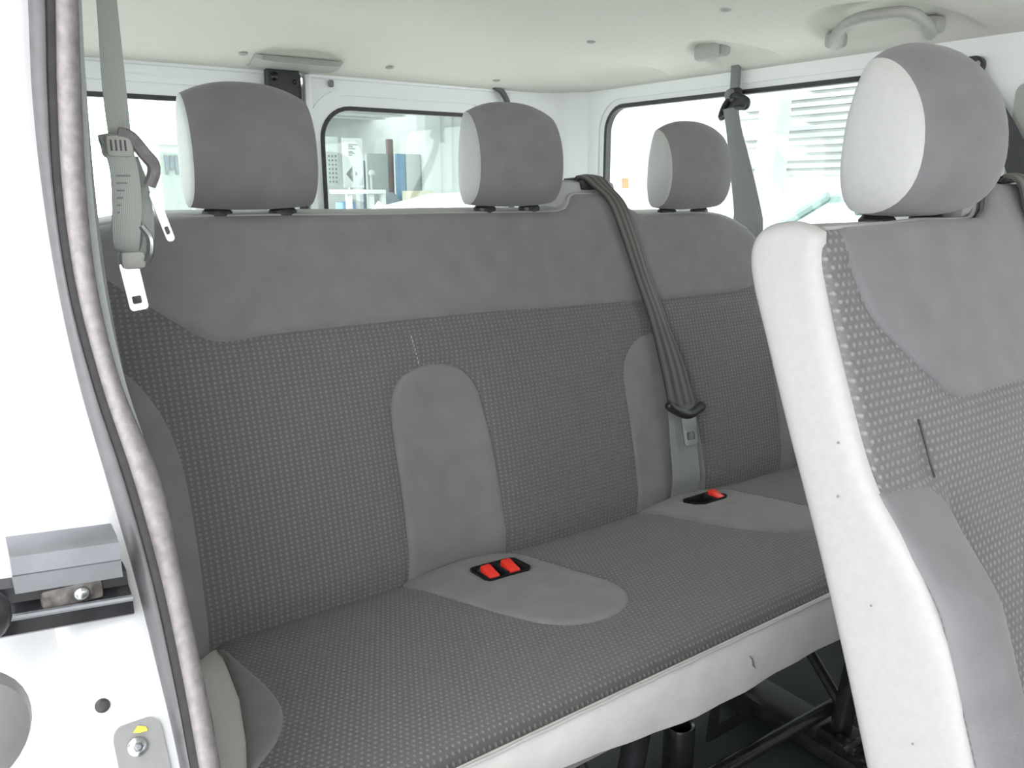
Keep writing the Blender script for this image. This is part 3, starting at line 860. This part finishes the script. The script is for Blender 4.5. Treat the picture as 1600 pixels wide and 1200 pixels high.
# tongue: curved black grip and bright blade
p0 = np.array(on_bench(1.118, .600, .026)); p1 = np.array(on_bench(1.204, .588, .026)); md = np.array(on_bench(1.162, .578, .030))
V, Fc = tube(spline([tuple(p0 + [0, 0, .006]), tuple(p0 * .7 + md * .3), tuple(md), tuple(p1 * .7 + md * .3), tuple(p1 + [0, 0, .004])], 5), [.006] + [.009] * 19 + [.006], 10)
tg = obj('tongue', V, Fc, M['black'], cb)
bl = plate(rrect(1.148, 1.180, .520, .588, .006, 4), lambda a, b, h: on_bench(a, b, .026 + h), .003, [rrect(1.155, 1.173, .530, .545, .003, 3)], step=.01)
obj('blade', *bl, M['steel'], tg, label='bright steel blade')

# belt hanging by the door pillar, folded and hooked with two tongues
hb = empty('seat_belt', (.178, .98, 1.22), 'grey-green seat belt hanging beside the door pillar with two bright tongues', 'seat belt', 'seat belts')
L = [(.172, .99, 1.31), (.171, .985, 1.22), (.166, .98, 1.12), (.166, .976, 1.065)]
R = [(.191, .99, 1.31), (.190, .985, 1.22), (.189, .98, 1.12), (.188, .976, 1.065)]
V, Fc, UV = ribbon(L, R, .002, 6, 6); obj('webbing', V, Fc, M['belt_green'], hb, uv=UV)
# loop over the upper tongue, label side towards the door
L = [(.160, .985, 1.055), (.155, .972, 1.068), (.157, .962, 1.060), (.160, .955, 1.035), (.158, .953, 1.000), (.155, .953, .975), (.156, .957, .958), (.163, .968, .952)]
R = [(.190, .985, 1.060), (.184, .972, 1.070), (.184, .962, 1.062), (.187, .955, 1.038), (.187, .953, 1.005), (.183, .953, .975), (.180, .957, .955), (.181, .968, .950)]
V, Fc, UV = ribbon(L, R, .003, 6, 6, bulge=.002); lp = obj('folded_loop', V, Fc, M['belt_green'], hb, uv=UV)
L = [(.176, .972, 1.050), (.182, .966, 1.02), (.186, .966, .985), (.184, .962, .960), (.176, .958, .945)]
R = [(.192, .978, 1.050), (.198, .973, 1.02), (.200, .973, .985), (.196, .968, .958), (.186, .962, .943)]
V, Fc, UV = ribbon(L, R, .003, 6, 6); obj('folded_loop', V, Fc, M['belt_green'], hb, uv=UV)
for k in range(6):   # woven care print on the loop
    zz = 1.030 - k * .0075
    V, Fc = box(.1645 - .0006 * k, .178 - .003 * (k % 3) - .0006 * k, .9484, .9493, zz - .0008, zz + .0008)
    obj('care_print', V, Fc, M['roll'], lp, smooth=False)
V, Fc = box(.158, .186, .950, .985, 1.048, 1.072, .006)
V = [(x, y, z + .25 * (x - .17) * 0) for x, y, z in V]
tg = obj('upper_grip', V, Fc, M['trim'], hb, label='pale moulded grip')
for k in range(4):
    V, Fc = box(.1625 + k * .0045, .1640 + k * .0045, .9485, .951, 1.055, 1.066)
    obj('grip_mark', V, Fc, M['black'], tg, smooth=False)
V, Fc = tube(spline([(.172, .957, 1.073), (.184, .956, 1.069), (.196, .955, 1.052), (.203, .956, 1.043), (.2035, .958, 1.033), (.1985, .961, 1.020)], 5), .0068, 8)
obj('hook_bar', V, Fc, M['roll'], hb, label='curved grey bar of the upper tongue')
def blade(parent, top_, bot_, w, hole=True):
    a = np.array(top_); b = np.array(bot_); L_ = np.linalg.norm(b - a); t = (b - a) / L_
    s = np.array([1, 0, 0]) - t * t[0]; s /= np.linalg.norm(s); nn = np.cross(s, t)
    ol = rrect(-w / 2, w / 2, 0, L_, .004, 4)
    ho = [rrect(-w * .28, w * .22, L_ * .70, L_ * .86, .0015, 3)] if hole else []
    V, Fc = plate(ol, lambda p, q, h: tuple(a + s * p + t * q + nn * h), .0028, ho, step=.01)
    return obj('blade', V, Fc, M['steel'], parent, label='bright steel blade')
blade(hb, (.201, .962, 1.014), (.216, .962, .960), .009)
V, Fc = box(.160, .186, .950, .975, .932, .952, .006)
lg = obj('lower_grip', V, Fc, M['trim'], hb, label='pale moulded grip')
V, Fc = tube(spline([(.184, .952, .978), (.191, .950, .965), (.190, .950, .950), (.186, .952, .940)], 4), .004, 8)
obj('hook_bar', V, Fc, M['steel'], hb, label='curved bright bar of the lower tongue')
blade(hb, (.168, .955, .940), (.174, .952, .888), .019)

# belt on the far wall: hanger, turning loop, webbing down behind the bench
fb_ = empty('seat_belt', (1.69, 1.42, 1.25), 'blue-grey seat belt hanging from the far cant rail in front of the side window', 'seat belt', 'seat belts')
V, Fc = box(1.672, 1.684, 1.408, 1.434, 1.222, 1.312, .004); obj('hanger_strap', V, Fc, M['grey_cap'], fb_)
V, Fc = join(disc((1.672, 1.425, 1.238), (-1, -.3, 0), .016, .012))
obj('anchor_bolt', V, Fc, M['grey_cap'], fb_)
V, Fc = box(1.664, 1.686, 1.398, 1.440, 1.222, 1.256, .010); obj('anchor_cover', V, Fc, M['black'], fb_)
dl = spline([(1.668, 1.452, 1.186), (1.664, 1.440, 1.212), (1.664, 1.415, 1.236), (1.664, 1.385, 1.230), (1.664, 1.368, 1.220), (1.664, 1.372, 1.206), (1.664, 1.400, 1.206), (1.666, 1.430, 1.194)], 4, True)
V, Fc = tube(dl + [dl[0]], .007, 8); obj('turning_loop', V, Fc, M['black'], fb_)
V, Fc = plate([(1.372, 1.207), (1.385, 1.228), (1.415, 1.236), (1.440, 1.215), (1.452, 1.188), (1.43, 1.196)], lambda a, b, h: (1.668 + h, a, b), .008); obj('loop_plate', V, Fc, M['black'], fb_)
L = [(1.662, 1.440, 1.205), (1.66, 1.425, 1.16), (1.64, 1.39, 1.07), (1.60, 1.335, .965), (1.575, 1.315, .93), (1.54, 1.29, .86), (1.53, 1.27, .70)]
R = [(1.662, 1.393, 1.208), (1.66, 1.378, 1.16), (1.64, 1.325, 1.07), (1.61, 1.262, .965), (1.59, 1.238, .93), (1.57, 1.22, .86), (1.56, 1.20, .70)]
V, Fc, UV = ribbon(L, R, .002, 6, 6, normal=np.array([-1, -.5, 0]), bulge=.004); obj('webbing', V, Fc, M['belt_grey'], fb_, uv=UV)

# black belt on the pillar between the far windows
pb = empty('seat_belt', (1.69, .86, 1.25), 'black seat belt bolted to the far pillar behind the nearer headrest', 'seat belt', 'seat belts')
V, Fc = plate(rrect(.828, .882, 1.226, 1.262, .017), lambda a, b, h: (1.682 + h, a, b), .012, [rrect(.833, .852, 1.233, 1.254, .008)], step=.01)
obj('anchor_plate', V, Fc, M['black'], pb)
obj('anchor_bolt', *disc((1.680, .868, 1.245), (-1, 0, 0), .011, .010), M['steel'], pb)
L = [(1.678, .853, 1.240), (1.677, .832, 1.20), (1.675, .802, 1.14), (1.672, .770, 1.078), (1.670, .74, 1.02)]
R = [(1.678, .832, 1.240), (1.677, .80, 1.20), (1.675, .757, 1.14), (1.672, .715, 1.078), (1.670, .67, 1.02)]
V, Fc, UV = ribbon(L, R, .002, 6, 6, normal=np.array([-1, -.5, 0])); obj('webbing', V, Fc, M['belt_black'], pb, uv=UV)
V, Fc = plate(rrect(.728, .766, .98, 1.205, .018), lambda a, b, h: (1.690 + h, a, b), .014); sl = obj('height_slider', V, Fc, M['trim'], base=(1.69, .747, 1.09))
tag(sl, 'tall narrow grey belt height slider on the far pillar', 'belt slider')

# belt over the nearer seat
sb = empty('seat_belt', (1.04, .46, 1.0), 'dark seat belt draped over the top of the nearer double seat', 'seat belt', 'seat belts')
def on_seat(x, z, l): return fmap(x, z, float(seat_h(np.array([x]), np.array([z]))[0]) + l)
L = [(.985, .475, 1.028), on_seat(.997, 1.024, .010), on_seat(1.010, .99, .008), on_seat(1.030, .95, .007), on_seat(1.065, .88, .007), on_seat(1.11, .77, .007), on_seat(1.14, .65, .007), on_seat(1.15, .50, .007), on_seat(1.155, .415, .009)]
R = [(1.040, .475, 1.028), on_seat(1.046, 1.022, .010), on_seat(1.060, .99, .008), on_seat(1.080, .95, .007), on_seat(1.115, .88, .007), on_seat(1.16, .77, .007), on_seat(1.19, .65, .007), on_seat(1.20, .50, .007), on_seat(1.205, .415, .009)]
V, Fc, UV = ribbon(L, R, .003, 6, 10, bulge=.003); obj('webbing', V, Fc, M['belt_dark'], sb, uv=UV)

# ================================================================== FITTINGS
def clip(x, y, lab):
    z = float(roof_z(np.array(x), np.array(y)))
    o = obj('trim_clip', *disc((x, y, z + .001), (0, 0, -1), .011, .004, 16), M['trim'], base=(x, y, z))
    tag(o, lab, 'clip', 'headliner clips')
clip(.655, 2.03, 'small round headliner clip above the left tail window')
clip(1.04, 2.035, 'small round headliner clip above the right tail window')
clip(1.375, 2.03, 'small round headliner clip near the rear right corner pillar')
clip(1.335, 1.57, 'small round headliner clip above the rear end of the far window')
clip(1.320, 1.152, 'small round headliner clip between the coat hook and the grab handle, toward the roof middle')
# grab handle
gh = empty('grab_handle', (1.60, 1.03, 1.32), 'grey curved grab handle on the far cant rail above the nearer headrest', 'grab handle')
rz = lambda x, y: float(roof_z(np.array(x), np.array(y)))
pth = spline([(1.603, 1.099, 1.322), (1.588, 1.087, 1.306), (1.545, 1.055, 1.310), (1.502, 1.015, 1.320), (1.480, .97, 1.325), (1.475, .92, 1.325), (1.480, .877, 1.322), (1.505, .866, 1.315), (1.545, .872, 1.304), (1.588, .888, 1.300), (1.603, .893, 1.316)], 5)
obj('grip', *tube(pth, [.014] * 13 + [.011] * 25 + [.014] * 13, 12), M['trim'], gh)
for y, x in ((1.099, 1.606), (.893, 1.606)):
    obj('mount', *box(x - .020, x + .020, y - .018, y + .018, 1.300, 1.332, .010), M['trim'], gh)
ch = empty('coat_hook', (1.56, 1.40, 1.33), 'small grey flip-down coat hook on the far headliner edge', 'coat hook')
V, Fc = box(1.535, 1.562, 1.368, 1.436, 1.306, 1.346, .012); obj('hook_flap', V, Fc, M['trim'], ch)
V, Fc = box(1.556, 1.590, 1.363, 1.441, 1.316, 1.349, .008); obj('hook_base', V, Fc, M['pillar'], ch)
# tail-door latch plate and its cover
lt = empty('latch_plate', (.77, 2.10, 1.25), 'black latch plate with bolts at the top where the tail doors meet', 'latch')
V, Fc = plate([(.733, 1.305), (.812, 1.305), (.814, 1.272), (.806, 1.258), (.808, 1.240), (.775, 1.196), (.762, 1.202), (.738, 1.238), (.732, 1.262)], lambda a, b, h: (a, 2.088 + h, b), .03, step=.02)
obj('plate', V, Fc, M['black'], lt)
for x, z, r in ((.748, 1.284, .010), (.800, 1.274, .006), (.778, 1.212, .007)):
    obj('bolt', *disc((x, 2.088, z), (0, -1, 0), r, .006, 14), M['steel_black'], lt)
secs = []
for x in np.linspace(.682, .905, 18):
    t = (x - .682) / .223; k = math.sqrt(max(.02, 1 - (2 * t - 1) ** 4))
    secs.append([(x, 2.02 + .0 * k, 1.322), (x, 2.005 + .03 * (1 - k), 1.318 - .012 * k), (x, 2.06, 1.306 - .008 * k), (x, 2.115, 1.304), (x, 2.12, 1.318)])
V, Fc = loft(secs); tag(obj('latch_cover', V, Fc, M['trim'], base=(.79, 2.06, 1.31)), 'flat grey plastic cover under the headliner above the tail door latch', 'cover')
V, Fc = box(.905, .917, 2.112, 2.128, 1.272, 1.290, .004); tag(obj('door_peg', V, Fc, M['grey_cap'], base=(.91, 2.12, 1.28)), 'tiny grey peg at the top of the right tail door', 'peg')

# sliding door rail end, hole, striker and cap on the white jamb
rl = empty('door_rail', (.04, .735, .78), 'dull steel sliding door rail ending in the white door jamb', 'rail')
def jy(z): return float(np.interp(-z, -sL[:, 2], sL[:, 1]))
RS = 1.30   # the jamb lies this much farther out than the rail's measured plane
def rp(x, y, z): return (x, y, z)
YR = .690
secs = []
for x, e in ((.014, .0), (.020, .004), (.086, .004), (.089, .0)):
    zt = .749 - .10 * (x - .03); 
    secs.append([(x, YR + .02, zt + .002), (x, YR - .004, zt), (x, YR - .010, zt - .004), (x, YR - .012, zt - .018), (x, YR - .010, zt - .020), (x, YR - .011, zt - .034), (x, YR - .006, zt - .036), (x, YR + .02, zt - .036)])
obj('rail_cover', *loft(secs), M['rail'], rl)
secs = []
for x in (-.03, .0, .03, .07, .094):
    zt = .716 - .11 * (x - .03)
    secs.append([(x, YR + .02, zt), (x, YR + .004, zt - .002), (x, YR + .002, zt - .014), (x, YR - .008, zt - .018), (x, YR - .012, zt - .022), (x, YR - .012, zt - .034), (x, YR - .006, zt - .038), (x, YR + .02, zt - .040)])
V, Fc = loft(secs); ch_ = obj('rail_channel', V, Fc, M['steel_black'], rl)
V, Fc = box(.030, .074, YR - .009, YR + .004, .694, .712, .003); obj('roller_carriage', V, Fc, M['greasy'], rl)
V, Fc = tube([(.0, YR - .0115, .6995), (.094, YR - .0115, .689)], .0028, 8); obj('rail_edge', V, Fc, M['rail'], rl)
obj('roller', *disc((.058, YR - .008, .703), (0, -1, 0), .006, .004, 14), M['steel'], rl)
V, Fc = disc((-.012, YR - .022, .712), (0, -1, 0), .022, .012, 20); obj('guide_roller', V, Fc, M['black'], rl)

zH = .618
o = obj('drain_hole', *disc((.059, jy(zH) + .009, zH), (0, -1, .55), .0055, .002, 18, .05), M['black'], base=(.058, jy(zH), zH))
tag(o, 'small dark round hole in the white door jamb', 'hole')
st = empty('striker_plate', (.075, .60, .55), 'small grey striker bracket with a bolt and yellow paint mark at the jamb foot', 'bracket')
zS = .548; yS = jy(zS)
slope = (jy(.56) - jy(.53)) / .03
def smap(a, b, h): return (a, jy(b) + .007 - h, b + .5 * h)
V, Fc = plate(rrect(.061, .096, .545, .604, .008, 5), smap, .005, step=.01, grid=.01); obj('bracket', V, Fc, M['grey_cap'], st)
V, Fc = disc(smap(.0765, .590, .005), (0, -1, .6), .0075, .003, 18); obj('washer', V, Fc, M['steel'], st)
V, Fc = disc(smap(.0765, .590, .008), (0, -1, .6), .0038, .004, 6); obj('bolt', V, Fc, M['rail'], st)
V, Fc = plate([(.0755, .5985), (.0795, .6015), (.085, .5995), (.0855, .597), (.0795, .5975)], smap, .0062, step=.004); obj('paint_mark', V, Fc, M['yellow'], st)
# sliding door pushed back, only its inner edge cushion shows
V, Fc = disc((-.034, .62, .655), (.35, -1, .2), .042, .03, 32, .2)
tag(obj('door_stop', V, Fc, M['grey_cap'], base=(.008, .69, .60)), 'round grey plastic door stop at the lower left of the white jamb', 'door stop')

# ================================================================== OUTSIDE
V, Fc = box(-30, 40, -25, 45, -.70, -.55)
tag(obj('ground', V, Fc, M['concrete'], smooth=False), kind='structure')
# workshop hall behind the van
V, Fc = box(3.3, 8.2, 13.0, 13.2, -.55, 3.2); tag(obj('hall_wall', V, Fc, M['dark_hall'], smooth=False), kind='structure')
hall = empty('hall_roof', (6, 10, 2.1), 'slatted grey workshop roof seen through the right tail window', 'roof')
for k in range(30):
    y = 6.3 + k * .23
    obj('roof_slat', *box(3.3, 6.3, y, y + .15, 2.07 + .01 * (k % 3), 2.11 + .01 * (k % 3)), M['slat'], hall, smooth=False)
obj('roof_deck', *box(3.3, 6.3, 6.2, 13.2, 2.16, 2.22), M['slat'], hall, smooth=False)
def thing_box(name, b, mat, lab, cat, group=None, r=.01):
    c = box(*b, r)
    return tag(obj(name, *c, M[mat], base=((b[0] + b[1]) / 2, (b[2] + b[3]) / 2, b[4])), lab, cat, group)
# sign board: pale panel with a half dark triangle
sg = empty('sign_board', (3.63, 8.0, .98), 'pale upright board with a dark triangle emblem, seen through the right tail window', 'sign')
fr_ = lambda a, b, h: (a, 8.0 - h, b)
V, Fc = plate([(3.52, 1.00), (3.74, 1.00), (3.74, 1.49), (3.52, 1.49)], fr_, .02); obj('board', V, Fc, M['sign'], sg, smooth=False)
V, Fc = plate([(3.545, 1.135), (3.617, 1.215), (3.617, 1.055)], fr_, .024, [[(3.592, 1.135), (3.609, 1.153), (3.609, 1.120)]]); obj('emblem', V, Fc, M['print'], sg, smooth=False)
V, Fc = plate([(3.648, 1.165), (3.672, 1.140), (3.648, 1.115)], fr_, .024); obj('emblem', V, Fc, M['print'], sg, smooth=False)
for k, (w, z) in enumerate(((.10, 1.42), (.05, 1.40), (.08, 1.38), (.05, 1.35), (.07, 1.335), (.04, 1.315))):
    V, Fc = plate([(3.58, z), (3.58 + w, z), (3.58 + w, z + .012), (3.58, z + .012)], fr_, .023); obj('lettering', V, Fc, M['print'], sg, smooth=False)
V, Fc = box(3.60, 3.66, 8.02, 8.06, -.55, 1.0); obj('stand', V, Fc, M['slat'], sg, smooth=False)
pc = empty('perforated_panel', (3.44, 8.05, 1.0), 'pale panel punched with rows of dark holes left of the sign board', 'panel')
V, Fc = plate([(3.36, 1.02), (3.495, 1.02), (3.495, 1.50), (3.36, 1.50)], lambda a, b, h: (a, 8.06 - h, b), .02); obj('sheet', V, Fc, M['board'], pc, smooth=False)
V = []; Fc = []
for i in range(3):
    for j in range(7):
        V, Fc = join((V, Fc), box(3.385 + i * .036, 3.398 + i * .036, 8.032, 8.042, 1.05 + j * .042, 1.068 + j * .042))
ho = obj('punched_holes', V, Fc, M['print'], pc, smooth=False); ho['kind'] = 'stuff'
wb = empty('workbench', (3.8, 7.9, -.55), 'long pale workbench in front of the sign board outside', 'workbench')
obj('bench_top', *box(3.34, 3.80, 7.6, 7.95, .94, .98, .005), M['hall_white'], wb)
for x in (3.40, 3.64, 3.77): obj('leg', *box(x, x + .05, 7.65, 7.70, -.55, .94), M['slat'], wb)
obj('shelf', *box(3.34, 3.80, 7.62, 7.93, .57, .60, .004), M['slat'], wb)
thing_box('blue_crate', (3.375, 3.52, 7.72, 7.90, .60, .86), 'blue', 'small blue plastic crate below the workbench outside', 'crate')
b = (3.36, 3.40, 7.9, 7.95, -.55, 1.0)
thing_box('leaning_board', (3.98, 4.24, 8.4, 8.45, -.55, 1.36), 'board', 'broad pale green board leaning in the workshop', 'board')
thing_box('brown_board', (4.245, 4.32, 8.42, 8.47, -.55, 1.52), 'brown', 'narrow brown board beside the pale green one', 'board')
thing_box('blue_placard', (4.29, 4.40, 8.30, 8.34, -.55, 1.36), 'blue', 'narrow blue placard in the workshop', 'placard')
thing_box('grey_placard', (4.405, 4.595, 8.30, 8.34, -.55, 1.36), 'board', 'grey placard right of the narrow blue one', 'placard')
thing_box('grey_partition', (4.20, 4.60, 9.0, 9.1, -.55, 1.30), 'tarp', 'blue-grey partition low in the workshop', 'partition')
for k, (x, w) in enumerate(((4.60, .20), (4.82, .16), (5.0, .5))):
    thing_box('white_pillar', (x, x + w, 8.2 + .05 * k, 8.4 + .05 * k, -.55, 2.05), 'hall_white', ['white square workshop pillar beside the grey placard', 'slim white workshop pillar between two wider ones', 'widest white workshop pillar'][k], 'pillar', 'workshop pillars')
thing_box('wooden_chest', (4.24, 4.52, 7.9, 8.1, -.55, .965), 'crate', 'tall straw-coloured wooden chest in the workshop', 'chest')
pl = empty('pole', (3.83, 8.2, -.55), 'thin white pole with a round knob standing in the workshop', 'pole')
obj('shaft', *tube([(3.93, 8.2, -.55), (3.93, 8.2, 1.16)], .012, 8), M['hall_white'], pl)
obj('knob', *disc((3.93, 8.19, 1.15), (0, -1, 0), .035, .03), M['hall_white'], pl)
secs = []
for z, s in ((-.54, .17), (.5, .18), (.75, .165), (.88, .12), (.95, .05)):
    secs.append([(3.99 + s * math.cos(a) * (1 + .08 * math.sin(3 * a)), 7.9 + s * .7 * math.sin(a), z) for a in np.linspace(0, 2 * math.pi, 15)[:-1]])
tag(obj('tarpaulin_heap', *loft(secs), M['tarp'], base=(3.99, 7.9, -.54)), 'blue-grey tarpaulin bundle below the pole in the workshop', 'tarpaulin')
# cars
def car(name, x, y, z, ang, mat, lab, s=1.0):
    """small hatchback: side profile along local X, lofted across local Y"""
    r = empty(name, (x, y, z), lab, 'car')
    ca, sa = math.cos(ang), math.sin(ang)
    T = lambda p: (x + (p[0] * ca - p[1] * sa) * s, y + (p[0] * sa + p[1] * ca) * s, z + p[2] * s)
    body = [(-1.95, .25), (-2.0, .55), (-1.9, .86), (-1.2, .92), (0.9, .93), (1.75, .80), (2.02, .60), (2.02, .28), (1.7, .22), (-1.7, .22)]
    secs = [[(px * (1 - .03 * abs(w)), w * .82, pz * (1 - .06 * max(0, abs(w) - .8))) for px, pz in body] for w in (-1, -.9, -.4, .4, .9, 1)]
    V, Fc = loft(secs); obj('body', [T(v) for v in V], Fc, mat, r)
    roofp = [(-1.55, 1.36), (-1.1, 1.455), (-.3, 1.48), (.25, 1.44), (.25, 1.40), (-.3, 1.44), (-1.1, 1.42), (-1.55, 1.33)]
    secs = [[(px, w * .62, pz - .05 * abs(w) ** 3) for px, pz in roofp] for w in (-1, -.5, 0, .5, 1)]
    V, Fc = loft(secs); obj('roof', [T(v) for v in V], Fc, mat, r)
    for w in (-1, 1):
        for a, b in (((.95, .93), (.22, 1.40)), ((-.35, .92), (-.30, 1.42)), ((-1.85, .88), (-1.45, 1.36))):
            V, Fc = tube([(a[0], w * .76, a[1]), (b[0], w * .61, b[1])], .035, 8); obj('roof_pillar', [T(v) for v in V], Fc, mat, r)
        V, Fc = plate([(.85, .93), (.20, 1.39), (-1.42, 1.35), (-1.78, .9)], lambda a, b, h: (a, w * (.755 - .15 * (b - .93) / .47 + h), b), .004)
        obj('side_glass', [T(v) for v in V], Fc, M['glass'], r, smooth=False)
        V, Fc = box(.55, .72, min(w * .80, w * 1.0), max(w * .80, w * 1.0), .93, 1.07, .03); obj('wing_mirror', [T(v) for v in V], Fc, mat, r)
        for wx in (-1.25, 1.3):
            V, Fc = tube([(wx, w * .70, .30), (wx, w * .86, .30)], .30, 20); obj('wheel', [T(v) for v in V], Fc, M['rubber'], r)
        for sx_ in (-.05, -1.0):
            V, Fc = box(sx_ - .12, sx_ + .08, w * .36 - .13, w * .36 + .13, 1.14, 1.32, .05); obj('seat_headrest', [T(v) for v in V], Fc, M['car_dark'], r)
            V, Fc = box(sx_ - .12, sx_ + .10, w * .36 - .24, w * .36 + .24, .6, 1.12, .07); obj('seat_back', [T(v) for v in V], Fc, M['car_dark'], r)
    V, Fc = plate([(-.70, 0), (.70, 0), (.58, 1), (-.58, 1)], lambda a, b, h: (.97 - .74 * b + h, a, .93 + .48 * b), .006)
    obj('windscreen', [T(v) for v in V], Fc, M['glass'], r, smooth=False)
    V, Fc = box(.30, .34, -.12, .12, 1.26, 1.33, .015); obj('inner_mirror', [T(v) for v in V], Fc, M['car_dark'], r)
    return r
car('parked_car', 5.9, 3.3, -.55, math.radians(90), M['car_paint'], 'pale green parked car seen through the far side window', 1.07)
car('white_car', 5.1, 6.70, -.55, 0, M['car_white'], 'white parked car behind the van, low in the right tail window', 1.03)
# bright building beside the van
bd = empty('side_building', (9, 6, -.55), 'bright white building with columns and slatted canopy beyond the side window', 'building')
obj('facade', *box(9.5, 9.7, -8, 16, -.55, 5), M['white_wall'], bd, smooth=False)
for y in (9.85, 6.6, 3.2, 0.0):
    obj('column', *box(8.6, 8.85, y, y + .28, -.55, 2.6), M['slat'], bd, smooth=False)
obj('canopy_beam', *box(7.9, 8.1, -6, 13, 2.32, 2.5), M['white_wall'], bd, smooth=False)
for k in range(14):
    zz = 1.15 + k * .095
    obj('wall_slat', *box(9.42, 9.5, 1.5 + .6 * (k % 3), 8.3 - .5 * (k % 4), zz, zz + .055), M['slat'], bd, smooth=False)
obj('low_wall', *box(8.7, 8.8, 8.0, 13, .3, .95), M['white_wall'], bd, smooth=False)
obj('notice', *box(8.66, 8.69, 9.28, 9.40, .98, 1.13), M['orange'], bd, smooth=False)
# far pale block and lamp posts through the left tail window
fbk = empty('distant_block', (5.0, 22, -.55), 'pale distant block through the left tail window', 'building')
obj('wall', *box(4.85, 7.5, 22, 24, -.55, 2.05), M['board'], fbk, smooth=False)
obj('roof_edge', *box(4.8, 7.6, 21.9, 24.1, 2.0, 2.1), M['slat'], fbk, smooth=False)
for k in range(5):
    obj('window_pane', *box(4.95 + k * .12, 5.02 + k * .12, 21.96, 22.0, 1.3 + .1 * (k % 2), 1.75), M['tarp'], fbk, smooth=False)
for k, (x, z1, lb) in enumerate(((4.22, 1.9, 'pale tall post through the left tail window, beside the hanging belt'), (4.95, .9, 'short pale post below the distant block'))):
    tag(obj('lamp_post', *tube([(x, 20, -.55), (x, 20, z1)], .03, 8), M['board'], base=(x, 20, -.55)), lb, 'post')
